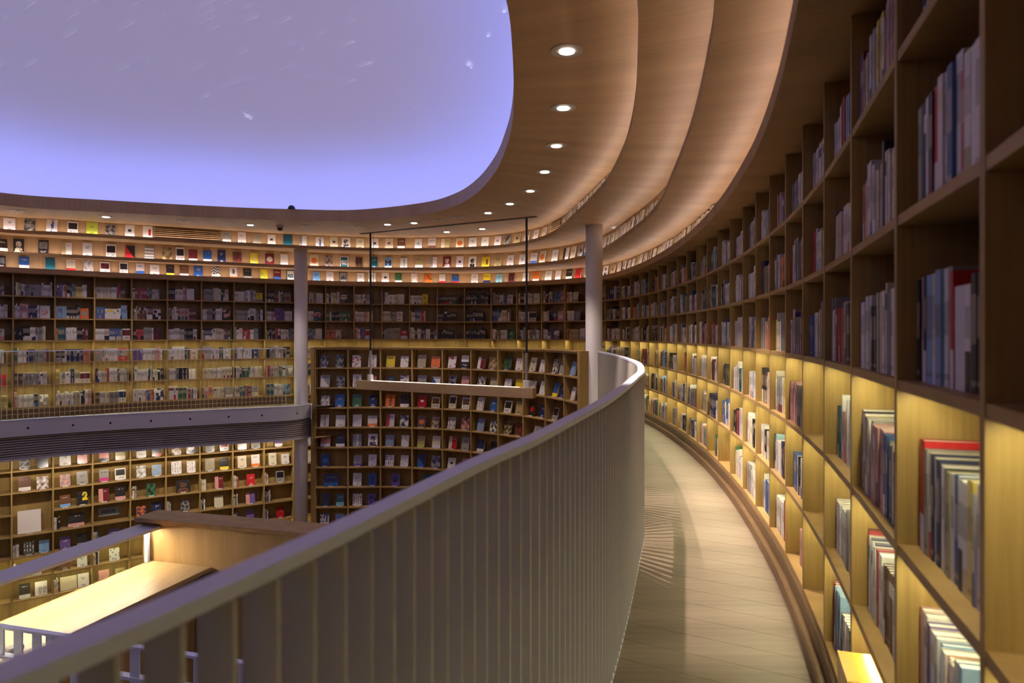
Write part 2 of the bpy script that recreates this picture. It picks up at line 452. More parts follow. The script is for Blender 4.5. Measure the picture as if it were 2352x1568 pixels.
# planks, cut one by one from the gallery strip between railing and bookcase
T_A, T_B = -1.38, ang((1.5, 12.2))
tt = np.linspace(T_A, T_B, 220)
A, B = VOID.pts(tt, -0.03), WALL.pts(tt, 0.03)
bmf = bmesh.new()
va = [bmf.verts.new((p[0], p[1], 0)) for p in A]; vb = [bmf.verts.new((p[0], p[1], 0)) for p in B]
for i in range(len(tt) - 1): bmf.faces.new((va[i], vb[i], vb[i + 1], va[i + 1]))
NP = Vector((0.48, 0.877, 0)).normalized()
def clip(lo, hi):
    b2 = bmf.copy()
    bmesh.ops.bisect_plane(b2, geom=b2.verts[:] + b2.edges[:] + b2.faces[:], plane_co=NP * lo, plane_no=NP, clear_inner=True)
    bmesh.ops.bisect_plane(b2, geom=b2.verts[:] + b2.edges[:] + b2.faces[:], plane_co=NP * hi, plane_no=NP, clear_outer=True)
    return b2
k = -8
while k * 0.2 < 12.5:
    b2 = clip(k * 0.2, k * 0.2 + 0.1975)
    if b2.faces:
        bmesh.ops.dissolve_limit(b2, angle_limit=0.01, verts=b2.verts[:], edges=b2.edges[:])
        r_ = bmesh.ops.extrude_face_region(b2, geom=b2.faces[:])
        me = bpy.data.meshes.new('plank')
        for v in r_['geom']:
            if isinstance(v, bmesh.types.BMVert): v.co.z -= 0.006
        bmesh.ops.recalc_face_normals(b2, faces=b2.faces[:])
        b2.to_mesh(me); me.materials.append(M['floor'])
        o = bpy.data.objects.new('plank', me); COL.objects.link(o); adopt(o, flo)
    b2.free(); k += 1
bmf.free()

# lower hall shell
ZLOW = -3.96
lf = tag(MB().prism([tuple(p) for p in WALL.pts(TH[::8], 1.4)], ZLOW - 0.05, ZLOW).build('floor', M['floor']), kind='structure')
tag(ring('wall_lower', WALL, 1.35, ZLOW, WALL, 1.35, Z1B, M['plaster'], None), kind='structure')
tag(ring('wall_upper', WALL, 0.33, -0.3, WALL, 0.33, Z1B, M['oak'], None), kind='structure')
tag(ring('ceiling', VOID, 0.02, -0.66, WALL, 1.36, -0.66, M['ceil'], None), kind='structure')
tb = np.linspace(ang(BEAMP[0]) + 0.5, PI * 2 + ang(RAILP[-1]), 500)
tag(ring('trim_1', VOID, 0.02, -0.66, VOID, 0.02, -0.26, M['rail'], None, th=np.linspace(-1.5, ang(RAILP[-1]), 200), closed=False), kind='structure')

# ------------------------------------------------------------------ bookcases
def frames(P):
    P = [np.array(p, float) for p in P]
    t = [(P[i + 1] - P[i]) / np.linalg.norm(P[i + 1] - P[i]) for i in range(len(P) - 1)]
    n = [np.array((-a[1], a[0])) for a in t]
    ns = []
    for i in range(len(P)):
        a = n[max(0, i - 1)] + n[min(len(n) - 1, i)]
        ns.append(a / np.linalg.norm(a))
    return P, t, n, ns

def bookcase(root, P, zs, depth, z0, z1, dt=0.025, stt=0.025, lit=(), missing=(), dz0=None):
    """uprights, shelf boards, back panels and light strips as parts of root"""
    P, t, n, ns = frames(P)
    for i in range(len(P)):
        tv = np.array((ns[i][1], -ns[i][0])); f0 = P[i] - tv * dt / 2; f1 = P[i] + tv * dt / 2
        MB().prism([f0, f1, f1 + ns[i] * depth, f0 + ns[i] * depth], z0, z1).build('upright', M['oak'], root)
    for i in range(len(P) - 1):
        a = P[i] + t[i] * (dt / 2 + 0.0005); b = P[i + 1] - t[i] * (dt / 2 + 0.0005)
        for k, z in enumerate(zs):
            if (i, k) in missing: continue
            c, d = b + ns[i + 1] * depth - t[i] * 0, a + ns[i] * depth
            c = b + n[i] * depth; d = a + n[i] * depth
            sbo = MB().prism([a + n[i] * 0.002, b + n[i] * 0.002, c, d], z - stt / 2, z + stt / 2).build('shelf_board', M['oak_shelf'], root)
            if k in lit:
                w = np.linalg.norm(b - a)
                p = a + t[i] * w * 0.06 + n[i] * 0.03
                glow_only(MB().obox(tuple(p), tuple(t[i]), w * 0.88, 0.012, z - stt / 2 - 0.0006, z - stt / 2 + 0.004).build('light_strip', M['shelf_led'], sbo), lambda i: i == 0)
        p, q = P[i] + ns[i] * depth, P[i + 1] + ns[i + 1] * depth
        MB().prism([p, q, q + n[i] * 0.012, p + n[i] * 0.012], z0, z1).build('back_panel', M['oak'], root)
    return P, t, n, ns

def pick(P): c = P[len(P) // 2]; return c
WZ = [0.17 + 0.4 * k for k in range(6)]
bc = tag(empty('curved_bookcase', (1.9, 5.8, 0)), 'tall curved oak wall bookcase with three warmly lit lower rows along the gallery', 'bookcase')
WPn, WT, WN, WNS = bookcase(bc, ST, WZ, 0.30, 0.0, Z1B - 0.001, lit=(1, 2, 3))
# plinth: kick board plus rounded toe step
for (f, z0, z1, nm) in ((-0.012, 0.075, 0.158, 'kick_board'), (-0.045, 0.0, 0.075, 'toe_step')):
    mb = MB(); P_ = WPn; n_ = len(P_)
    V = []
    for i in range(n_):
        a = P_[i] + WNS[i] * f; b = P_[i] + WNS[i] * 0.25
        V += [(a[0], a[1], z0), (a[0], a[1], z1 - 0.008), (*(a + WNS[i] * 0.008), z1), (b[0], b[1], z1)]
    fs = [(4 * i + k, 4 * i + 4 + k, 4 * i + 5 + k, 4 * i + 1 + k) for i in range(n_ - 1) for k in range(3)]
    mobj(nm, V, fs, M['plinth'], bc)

# double-height display bookcase on the void side
DTOP = CZ - (797 - HY) * F * 0.42 / 45.8 / F
DTOP = CZ - 30 * (F * 0.42 / 45.8) / F
DZ = [CZ - 0.72 - 0.42 * k for k in range(10)]
dc = tag(empty('display_bookcase', (-1.4, 13.9, ZLOW)), 'double-height curved oak bookcase of face-out books behind the hanging wooden lamp', 'bookcase')
DPn, DT, DN, DNS = bookcase(dc, DP, DZ, 0.26, ZLOW, DTOP - 0.05, dt=0.026, stt=0.026)
for z0, z1, f in ((DTOP - 0.05, DTOP - 0.018, -0.012), (DTOP - 0.018, DTOP, -0.03)):
    for i in range(len(DPn) - 1):
        a, b = DPn[i], DPn[i + 1]
        MB().prism([a + DNS[i] * f, b + DNS[i + 1] * f, b + DNS[i + 1] * 0.28, a + DNS[i] * 0.28], z0, z1).build('top_moulding', M['oak_shelf'], dc)
for i, s_ in ((0, -1), (len(DPn) - 1, 1)):
    tv = np.array((DNS[i][1], -DNS[i][0])) * s_; a = DPn[i] + tv * 0.014 - DNS[i] * 0.02; b = a + tv * (0.07 if s_ < 0 else 0.11)
    pl = [a, b, b + DNS[i] * 0.30, a + DNS[i] * 0.30]
    if s_ < 0: pl = [b, a, a + DNS[i] * 0.30, b + DNS[i] * 0.30]
    MB().prism(pl, ZLOW, DTOP).build('end_panel', M['oak'], dc)

# lower bookcase under the far gallery
LX = [-165, -70, 26.7, 122, 213, 299.6, 381.4, 459.4, 535, 606.7, 674, 740, 803]
def lowh(x):
    return (up_h(x) if x >= 30 else 51.85 + (30 - x) * 0.0165) * 0.965
LP = [((x - CX) * 0.4 / lowh(x), F * 0.4 / lowh(x)) for x in LX]
LZ = [CZ - 2.534 - 0.4 * k for k in range(7)]
lc = tag(empty('lower_bookcase', (-6.9, 14.2, ZLOW)), 'curved oak bookcase on the lower floor below the far gallery', 'bookcase')
LPn, LT, LN, LNS = bookcase(lc, LP, LZ, 0.30, ZLOW, -0.665, lit=(4, 5, 6), missing=((2, 2),))

# ------------------------------------------------------------------ far gallery edge: beam, slatted bulkhead, railing
def arc(curve, t0, t1, step, dr=0.0):
    t = np.linspace(t0, t1, 1500); p = curve.pts(t, dr)
    s = np.r_[0, np.cumsum(np.linalg.norm(np.diff(p, axis=0), axis=1))]
    ss = np.arange(0, s[-1], step)
    th = np.interp(ss, s, t)
    return th, curve.pts(th, dr), s[-1]

tE = ang(BEAMP[-1]); tW = ang(BEAMP[0]) + 0.22
tbm = np.linspace(tE, tW, 80)
gb = tag(empty('gallery_beam', (*BEAMP[3], -0.26)), 'long grey painted steel beam edging the far gallery floor', 'beam')
band('beam_face', VOID, -0.07, 0.0, -0.26, 0.02, M['beam'], gb, th=tbm, closed=False)
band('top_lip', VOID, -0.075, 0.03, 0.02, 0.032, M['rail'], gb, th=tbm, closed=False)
for px in (58.2, 161.7, 258.7, 351.2, 438.6, 523.3, 603.2, 680.6):
    d_ = (px - CX) / F
    P_ = VOID.pts(tbm, -0.07); i = int(np.argmin(np.abs(P_[:, 0] / P_[:, 1] - d_))); p = P_[i]
    c_ = Vector((CEN[0] - p[0], CEN[1] - p[1], 0)).normalized()
    MB().tube(Vector((p[0], p[1], -0.125)) - c_ * 0.005, Vector((p[0], p[1], -0.125)) + c_ * 0.004, 0.019, 12).build('bolt_hole', M['black'], gb)

bh = tag(empty('slatted_bulkhead', (*BEAMP[3], -0.66)), 'grey slatted air bulkhead below the far gallery beam', 'bulkhead')
ring('backing', VOID, 0.045, -0.66, VOID, 0.045, -0.255, M['groove'], bh, th=tbm, closed=False)
for k in range(9):
    z = -0.28 - k * 0.041
    band('slat', VOID, 0.005, 0.04, z - 0.024, z, M['slat'], bh, th=tbm, closed=False)
band('bottom_rail', VOID, -0.005, 0.05, -0.675, -0.64, M['beam'], bh, th=tbm, closed=False)
for x0, x1 in ((192, 278), (373, 437), (518, 590), (60, 110)):
    P_ = VOID.pts(tbm, 0.03); ra = P_[:, 0] / P_[:, 1]
    o_ = np.argsort(ra); th_ = np.linspace(np.interp((x0 - CX) / F, ra[o_], tbm[o_]), np.interp((x1 - CX) / F, ra[o_], tbm[o_]), 12)
    if x0 == 60: continue
    ring('grille_opening', VOID, 0.043, -0.58, VOID, 0.043, -0.40, M['dark'], bh, th=th_, closed=False)

def railing(root, curve, t0, t1, z_top, pitch, dr=0.0, depth=0.052, thick=0.0065, width=0.05):
    th, pts, L = arc(curve, t0, t1, pitch, dr)
    tf = np.linspace(t0, t1, int(L / 0.12) + 2)
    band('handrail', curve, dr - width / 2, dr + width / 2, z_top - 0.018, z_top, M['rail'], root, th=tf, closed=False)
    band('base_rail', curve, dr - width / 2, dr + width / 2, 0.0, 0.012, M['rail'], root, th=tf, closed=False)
    me = mesh_data('baluster', *(lambda b: (b.v, b.f))(MB().box(-thick / 2, thick / 2, -depth / 2, depth / 2, 0.012, z_top - 0.018)), M['baluster'])
    nxt = np.roll(pts, -1, 0)
    for i in range(len(pts)):
        tv = (pts[i + 1] - pts[i]) if i + 1 < len(pts) else (pts[i] - pts[i - 1])
        o = bpy.data.objects.new('baluster', me); COL.objects.link(o)
        o.location = (pts[i][0], pts[i][1], 0); o.rotation_euler = (0, 0, math.atan2(tv[1], tv[0]))
        adopt(o, root)
RTOP = 1.22
fr_ = tag(empty('gallery_railing', (*BEAMP[3], 0.032)), 'pale metal railing of thin uprights along the far gallery', 'railing')
railing(fr_, VOID, ang((-4.45, 14.0)) + 0.02, tW - 0.02, RTOP - 0.01, 0.0755, dr=-0.02)
nr = tag(empty('near_railing', (0.77, 4.4, 0)), 'curving pale metal railing sweeping along the near gallery walkway', 'railing')
railing(nr, VOID, -1.42, ang((1.36, 10.85)), RTOP, 0.0695, dr=0.02)

# columns
def column(p, r, z0, z1, label):
    c = tag(empty('column', (p[0], p[1], z0)), label, 'column', 'round columns at the gallery edge')
    MB().cyl(p[0], p[1], r, z0, z1, 48).build('shaft', M['white'], c, smooth=False)
    for o in c.children:
        o.data.polygons.foreach_set('use_smooth', [len(pl.vertices) == 4 for pl in o.data.polygons])
    return c
column((-4.44, 14.36), 0.137, ZLOW, Z3B, 'round white column rising past the end of the grey gallery beam')
column((1.337, 11.12), 0.138, ZLOW, Z3B, 'round white column where the near railing meets the display bookcase')

# ------------------------------------------------------------------ words for labels
ORD = ['first', 'second', 'third', 'fourth', 'fifth', 'sixth', 'seventh', 'eighth', 'ninth', 'tenth', 'eleventh', 'twelfth', 'thirteenth', 'fourteenth', 'fifteenth', 'sixteenth', 'seventeenth', 'eighteenth', 'nineteenth']
TENS = ['', '', 'twent', 'thirt', 'fort', 'fift', 'sixt', 'sevent', 'eight', 'ninet']
def ordinal(i):
    """1-based"""
    if i <= 19: return ORD[i - 1]
    t, u = divmod(i, 10)
    return TENS[t] + 'ieth' if u == 0 else TENS[t] + 'y-' + ORD[u - 1]

# ------------------------------------------------------------------ book colours and cover patterns
PAL = {k: lin(v) for k, v in dict(white=(226, 220, 212), cream=(214, 200, 170), grey=(150, 146, 140), black=(38, 35, 36), navy=(34, 44, 92), blue=(44, 92, 160), teal=(28, 96, 110), green=(52, 112, 66), red=(188, 34, 40), maroon=(110, 34, 38), orange=(226, 118, 44), yellow=(232, 206, 44), pink=(214, 150, 140), purple=(112, 86, 150), brown=(110, 72, 48), khaki=(176, 160, 110), aqua=(140, 190, 196), skyblue=(120, 164, 206), lime=(190, 204, 70), magenta=(196, 60, 128)).items()}
PAGE = lin((226, 216, 196))

def jit(c, a=0.12):
    f = 1 + rnd.uniform(-a, a)
    return tuple(min(0.9, x * f * (1 + rnd.uniform(-0.04, 0.04))) for x in c)

def cover_grid(pat, c1, c2, nx, nz, r):
    """nx x nz colours of a cover, row 0 at the bottom"""
    g = [[c1] * nx for _ in range(nz)]
    ink = PAL['black'] if sum(c1) > 0.6 else PAL['cream']
    ink2 = tuple(0.45 * a + 0.55 * b for a, b in zip(c1, ink)); ink = ink2
    def put(x0, x1, z0, z1, c, p=1.0):
        for z in range(max(0, int(z0 * nz)), min(nz, int(math.ceil(z1 * nz)))):
            for x in range(max(0, int(x0 * nx)), min(nx, int(math.ceil(x1 * nx)))):
                if r.random() < p: g[z][x] = c
    if pat == 'title':
        put(0.25, 0.75, 0.72, 0.74, ink2, 0.6); put(0.35, 0.6, 0.62, 0.63, ink2, 0.6); put(0.4, 0.6, 0.12, 0.13, ink2, 0.8)
    elif pat == 'dot': put(0.4, 0.6, 0.45, 0.6, c2)
    elif pat == 'seal': put(0.65, 0.78, 0.3, 0.72, c2)
    elif pat == 'vtitle': put(0.42, 0.62, 0.1, 0.9, c2, 0.75)
    elif pat == 'band': put(0, 1, 0, 0.3, c2); put(0.2, 0.8, 0.7, 0.76, ink, 0.7)
    elif pat == 'lowband': put(0, 1, 0, 0.2, c2); put(0.25, 0.75, 0.75, 0.8, ink, 0.6)
    elif pat == 'top': put(0, 1, 0.5, 1, c2); put(0.2, 0.8, 0.2, 0.26, ink, 0.6)
    elif pat == 'photo':
        put(0.12, 0.88, 0.38, 0.85, c2); put(0.12, 0.88, 0.38, 0.85, tuple(x * 0.4 for x in c2), 0.4); put(0.2, 0.8, 0.18, 0.24, ink, 0.6)
    elif pat == 'full':
        ph = [r.uniform(0, 6.28) for _ in range(6)]; fr = [r.uniform(0.5, 1.1) for _ in range(4)]
        for z in range(nz):
            for x in range(nx):
                v = 0.5 + 0.28 * math.sin(x * fr[0] + ph[0] + 1.4 * math.sin(z * fr[1] * 0.6 + ph[1])) + 0.28 * math.sin(z * fr[2] + ph[2] + 1.2 * math.sin(x * fr[3] + ph[3])) + r.uniform(-0.12, 0.12)
                v = min(1, max(0, v)); v = v * v * (3 - 2 * v)
                g[z][x] = tuple(a * (1 - v) + b * v for a, b in zip(c1, c2))
    elif pat == 'framed':
        put(0.14, 0.86, 0.1, 0.9, c2); put(0.24, 0.76, 0.25, 0.6, c1, 0.7)
    elif pat == 'left': put(0, 0.4, 0, 1, c2); put(0.55, 0.9, 0.75, 0.8, ink, 0.7)
    elif pat == 'circle':
        for z in range(nz):
            for x in range(nx):
                if ((x + .5) / nx - .5) ** 2 + (((z + .5) / nz - .52) * 1.4) ** 2 < 0.12: g[z][x] = c2
    elif pat == 'portrait':
        for z in range(nz):
            for x in range(nx):
                u, v = (x + .5) / nx - .5, (z + .5) / nz
                if u * u + ((v - .62) * 1.3) ** 2 < 0.07 and r.random() < .8: g[z][x] = c2
                if v < .36 and abs(u) < .42 - v * .4 and r.random() < .85: g[z][x] = c2
    elif pat == 'zigzag':
        for z in range(nz):
            for x in range(nx):
                if z > nz * 0.25 and ((x + (z if (x // 3) % 2 else -z)) % 4) < 2: g[z][x] = c2
                if z < nz * 0.08 and x % 2: g[z][x] = c2
    elif pat == 'tree':
        for z in range(nz):
            for x in range(nx):
                u, v = (x + .5) / nx - .5, (z + .5) / nz
                if (u * 1.1) ** 2 + (v - .66) ** 2 < .045 and r.random() < .8: g[z][x] = c2
                if abs(u) < .07 and .38 < v < .6: g[z][x] = c2
                if v < .16: g[z][x] = PAL['orange']
    elif pat == 'diag':
        for z in range(nz):
            for x in range(nx):
                if x / nx + z / nz < 0.9: g[z][x] = c2
    elif pat == 'stripes':
        for z in range(nz):
            if (z // 2) % 2: g[z] = [c2] * nx
    elif pat == 'columns':
        for z in range(nz):
            for x in range(nx):
                if x % 3 == 1 and 0.12 < z / nz < 0.9 and r.random() < .6: g[z][x] = c2
    elif pat == 'arc':
        for z in range(nz):
            for x in range(nx):
                d = math.hypot((x + .5) / nx - 1.05, (z + .5) / nz - 1.05)
                if .55 < d < .66: g[z][x] = c2
    elif pat == 'floral':
        for _ in range(9): 
            z0, x0 = r.randrange(nz), r.randrange(nx)
            for dz in (0, 1):
                for dx in (0, 1):
                    if z0 + dz < nz and x0 + dx < nx: g[z0 + dz][x0 + dx] = c2
    elif pat == 'M':
        L = ["#...#", "##.##", "#.#.#", "#...#", "#...#"]
        for a in range(5):
            for b in range(5):
                if L[a][b] == '#': put(0.1 + b * .16, 0.1 + (b + 1) * .16 - .02, 0.3 + (4 - a) * .08, 0.3 + (5 - a) * .08 - .01, c2)
        put(0, 1, 0, .14, PAL['white'])
    elif pat == 'YT':
        for z in range(nz):
            for x in range(nx):
                v = (z + .5) / nz; u = (x + .5) / nx
                g[z][x] = PAL['white']
                if v > .3 and u < .48: g[z][x] = PAL['navy']
                if (v > .8 and u > .48) or (v > .3 and .64 < u < .84): g[z][x] = PAL['blue']
        for a, row in enumerate(["#.#", "#.#", ".#.", ".#."]):
            for b, ch in enumerate(row):
                if ch == '#': put(.08 + b * .12, .08 + b * .12 + .08, .86 - a * .07, .92 - a * .07, PAL['white'])
        put(.08, .42, .42, .47, PAL['white']); put(.08, .42, .54, .58, PAL['white'])
    elif pat == 'two':
        for a, row in enumerate([".##.", "#..#", "...#", "..#.", ".#..", "####"]):
            for b, ch in enumerate(row):
                if ch == '#': put(.55 + b * .1, .55 + (b + 1) * .1 - .01, .82 - a * .09, .9 - a * .09, PAL['yellow'])
    elif pat == 'rays':
        for z in range(nz):
            for x in range(nx):
                a = math.atan2((z + .5) / nz - .5, (x + .5) / nx - .5)
                if int((a + PI) / (PI / 8)) % 2: g[z][x] = c2
    elif pat == 'chinese':
        pass
    return g

PW = dict(title='titled', plain='plain', dot='spot-marked', seal='seal-marked', vtitle='upright-titled', band='banded', lowband='low-banded', top='two-tone', photo='photo-fronted', full='picture-covered', framed='framed', left='split', circle='disc-marked', portrait='portrait', zigzag='zigzag', tree='tree-printed', diag='diagonal', stripes='striped', columns='text-covered', arc='curve-marked', floral='flower-printed', M='letter M', YT='blue-lettered', two='numeral-two')
def face_book(w, h, t, pat, c1, c2, nx=8, nz=11):
    """face-out book, local x right, y back, z up; cover on y = 0"""
    mb = MB(); r = random.Random(rnd.random())
    g = cover_grid(pat, c1, c2, nx, nz, r)
    b0 = 0
    for z in range(nz + 1):
        for x in range(nx + 1): mb.v.append((w * (x / nx - 0.5), 0.0, h * z / nz))
    for z in range(nz):
        for x in range(nx):
            i = z * (nx + 1) + x
            mb.f.append((i, i + 1, i + nx + 2, i + nx + 1)); mb.c.append(g[z][x])
    e = 0.002; hw = w / 2
    # spine side, fore edge, head, tail, back; pages inset behind the boards
    mb.quad((-hw, t, 0), (-hw, 0, 0), (-hw, 0, h), (-hw, t, h), c1)
    mb.quad((hw, 0, 0), (hw, e, 0), (hw, e, h), (hw, 0, h), c1)
    mb.quad((hw - e, e, e), (hw - e, t - e, e), (hw - e, t - e, h - e), (hw - e, e, h - e), PAGE)
    mb.quad((hw, t - e, 0), (hw, t, 0), (hw, t, h), (hw, t - e, h), c1)
    mb.quad((-hw, e, h - e), (hw - e, e, h - e), (hw - e, t - e, h - e), (-hw, t - e, h - e), PAGE)
    mb.quad((-hw, 0, h), (hw, 0, h), (hw, e, h), (-hw, e, h), c1)
    mb.quad((-hw, t - e, h), (hw, t - e, h), (hw, t, h), (-hw, t, h), c1)
    mb.quad((-hw, 0, 0), (-hw, t, 0), (hw, t, 0), (hw, 0, 0), PAGE)
    mb.quad((hw, t, 0), (-hw, t, 0), (-hw, t, h), (hw, t, h), c1)
    return mb

def spine_book(w, d, h, segs, c1, body=True):
    """spine-out book, local x = thickness centred, y = depth away from the reader; segs = [(z0, z1, colour)] of the spine"""
    mb = MB(); hw = w / 2; e = min(0.003, w * 0.15)
    for z0, z1, c in segs:
        mb.quad((-hw, 0, z0 * h), (hw, 0, z0 * h), (hw, 0, z1 * h), (-hw, 0, z1 * h), c)
    mb.quad((-hw, d, 0), (-hw, 0, 0), (-hw, 0, h), (-hw, d, h), c1)
    mb.quad((hw, 0, 0), (hw, d, 0), (hw, d, h), (hw, 0, h), c1)
    mb.quad((-hw, 0, h), (-hw + e, 0, h), (-hw + e, d, h), (-hw, d, h), c1)
    mb.quad((hw - e, 0, h), (hw, 0, h), (hw, d, h), (hw - e, d, h), c1)
    mb.quad((-hw + e, 0.0015, h - 0.003), (hw - e, 0.0015, h - 0.003), (hw - e, d, h - 0.003), (-hw + e, d, h - 0.003), PAGE)
    mb.quad((hw, d, 0), (-hw, d, 0), (-hw, d, h), (hw, d, h), PAGE)
    return mb

SP_COL = ['white'] * 20 + ['cream'] * 6 + ['grey'] * 7 + ['black'] * 4 + ['navy'] * 2 + ['blue'] * 2 + ['skyblue', 'teal', 'green', 'red', 'red', 'maroon', 'orange', 'yellow', 'khaki', 'brown', 'pink', 'pink', 'purple']
def spine_segs(cname):
    c = jit(PAL[cname]); gm = sum(c) / 3; c = tuple(0.74 * x + 0.26 * gm for x in c); ink = PAL['black'] if sum(c) > 0.5 else PAL['cream']
    segs = []; k = rnd.random()
    if k < 0.25:
        c2 = jit(PAL[rnd.choice(SP_COL)]); zb = rnd.choice((0.25, 0.3, 0.38))
        segs = [(0, zb, c2), (zb, 0.5, c), (0.5, 0.8, tuple(0.65 * x + 0.35 * y for x, y in zip(c, ink))), (0.8, 1, c)]
    elif k < 0.75:
        a = rnd.uniform(0.4, 0.55); b = rnd.uniform(0.7, 0.85)
        mixc = tuple(0.6 * x + 0.4 * y for x, y in zip(c, ink))
        segs = [(0, 0.06, c), (0.06, 0.11, mixc), (0.11, a, c), (a, b, mixc), (b, 1, c)]
    elif k < 0.85:
        c2 = jit(PAL[rnd.choice(SP_COL)])
        segs = [(0, 0.7, c), (0.7, 0.88, c2), (0.88, 1, c)]
    else: segs = [(0, 1, c)]
    return c, segs

# ------------------------------------------------------------------ books on the wall bookcase
SPINES = []        # every spine-out book: (matrix, mesh builder, info)
FACES_WALL = []
def seg_hit(a, b, c, d):
    def cr(o, p, q): return (p[0] - o[0]) * (q[1] - o[1]) - (p[1] - o[1]) * (q[0] - o[0])
    return cr(a, b, c) * cr(a, b, d) < 0 and cr(c, d, a) * cr(c, d, b) < 0

NB = len(ST) - 1
HAND = {(40, 2): [('red', .04, .262), ('grey', .026, .245), ('cream', .02, .24), ('navy', .02, .24), ('cream', .018, .236), ('navy', .026, .234), ('khaki', .016, .228), ('white', .018, .228), ('black', .012, .225), ('khaki', .024, .222), ('white', .022, .222), ('blue', .03, .225), ('white', .03, .222), ('white', .03, .22)],
        (40, 1): [('pink', .03, .262), ('white', .03, .26), ('purple', .03, .25), ('white', .03, .245), ('white', .024, .245), ('skyblue', .02, .24), ('white', .03, .235), ('orange', .03, .235), ('white', .04, .235)],
        (39, 2): [('white', .02, .26), ('black', .012, .255), ('white', .03, .25), ('yellow', .02, .245), ('grey', .04, .245), ('white', .03, .24), ('grey', .03, .24)],
        (39, 1): [('maroon', .02, .262), ('red', .016, .262), ('white', .03, .25), ('navy', .02, .25), ('white', .02, .245), ('navy', .025, .245), ('white', .02, .24), ('red', .02, .24), ('white', .05, .235)],
        (30, 1): [('navy', .03, .25)] * 12, (29, 0): [('navy', .03, .24), ('white', .03, .24), ('red', .03, .24), ('white', .03, .24), ('orange', .03, .22)],
        (35, 1): [('teal', .035, .24), ('aqua', .03, .24)],
        (40, 4): [('khaki', .03, .235), ('teal', .02, .235), ('black', .02, .235), ('white', .02, .24), ('black', .03, .24), ('red', .03, .245), ('maroon', .02, .245), ('white', .03, .25), ('white', .03, .25), ('blue', .03, .25), ('white', .04, .26)],
        (40, 3): [('black', .02, .24), ('pink', .03, .245), ('black', .02, .245), ('skyblue', .05, .245), ('cream', .03, .245), ('skyblue', .04, .25), ('white', .03, .25), ('grey', .03, .25), ('red', .02, .24)]}
IVIS0 = N_L                   # first bay whose left upright is in the photograph
for i in range(NB):
    t, n = WT[i], WN[i]; w = float(np.linalg.norm(WPn[i + 1] - WPn[i])) - 0.03
    phi = math.atan2(-n[0], n[1])
    on_right = i >= N_L + 21
    cs, sn = math.cos(phi), math.sin(phi)
    for k in range(6):
        if N_L + 8 < i < N_L + 19 and k < 2: continue     # behind the display bookcase
        z = WZ[k] + 0.0126
        mid = i - N_L
        rec = rnd.uniform(0.025, 0.05) if on_right else rnd.uniform(0.03, 0.06)
        x = 0.004
        right_end = w
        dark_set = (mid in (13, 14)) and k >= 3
        face_w = 0
        if not on_right:
            if rnd.random() < 0.6 and not dark_set: face_w = rnd.uniform(0.13, 0.17)
            right_end = w - (rnd.uniform(0, 0.12) if mid < 9 else rnd.uniform(0.0, 0.25)) - face_w
            if k == 2 and 8 < mid < 19: right_end = w * rnd.uniform(0.2, 0.6)
        else:
            r_ = rnd.random()
            x = rnd.uniform(0.0, 0.02) if r_ < 0.86 else rnd.uniform(0.1, 0.3)
            if mid in (31, 37, 39) and k == 0: x = 0.45
            if mid == 37 and k > 0 and k < 3: x = 0.5
            if i >= N_L + 38: x = 0.004
            if i == N_L + 40: x = 0.02 if k in (0, 1, 2, 3) else 0.06
            if i == N_L + 41: x = 0.4
            if mid == 39 and k == 0: x = 0.43
        sx = x; base_h = rnd.uniform(0.2, 0.25); cluster = rnd.choice(SP_COL); left = 0; ordn = 0
        hmax = 0.11 if (k == 2 and 8 < mid < 19) else 0.33
        hand = HAND.get((mid, k), [])[:]
        while x < right_end:
            if hand:
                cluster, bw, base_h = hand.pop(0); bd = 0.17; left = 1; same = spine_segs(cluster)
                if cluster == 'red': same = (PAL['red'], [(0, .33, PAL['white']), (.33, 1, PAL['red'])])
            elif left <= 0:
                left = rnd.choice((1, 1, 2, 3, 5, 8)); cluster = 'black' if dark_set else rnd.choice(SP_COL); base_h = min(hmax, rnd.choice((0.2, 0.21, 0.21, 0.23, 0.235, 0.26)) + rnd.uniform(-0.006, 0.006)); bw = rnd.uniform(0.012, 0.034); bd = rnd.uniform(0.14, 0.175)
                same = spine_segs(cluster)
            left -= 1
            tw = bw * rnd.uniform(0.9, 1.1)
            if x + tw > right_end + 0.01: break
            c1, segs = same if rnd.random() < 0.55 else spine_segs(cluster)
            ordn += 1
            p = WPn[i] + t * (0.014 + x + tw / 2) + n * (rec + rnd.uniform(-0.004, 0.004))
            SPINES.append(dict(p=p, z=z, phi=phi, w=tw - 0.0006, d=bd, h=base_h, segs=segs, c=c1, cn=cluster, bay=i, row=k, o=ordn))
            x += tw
        if face_w and x + face_w < w and not (k == 2 and 8 < mid < 19):
            cn, c2n = rnd.choice(SP_COL), rnd.choice(SP_COL)
            p = WPn[i] + t * (0.014 + x + face_w / 2 + 0.006) + n * (rec + 0.02)
            FACES_WALL.append(dict(p=p, z=z, phi=phi, w=face_w - 0.006, h=rnd.uniform(0.19, 0.235), t=0.018, pat=rnd.choice(('title', 'photo', 'full', 'band', 'circle', 'lowband', 'framed', 'floral')), c1=cn, c2=c2n, bay=i, row=k))

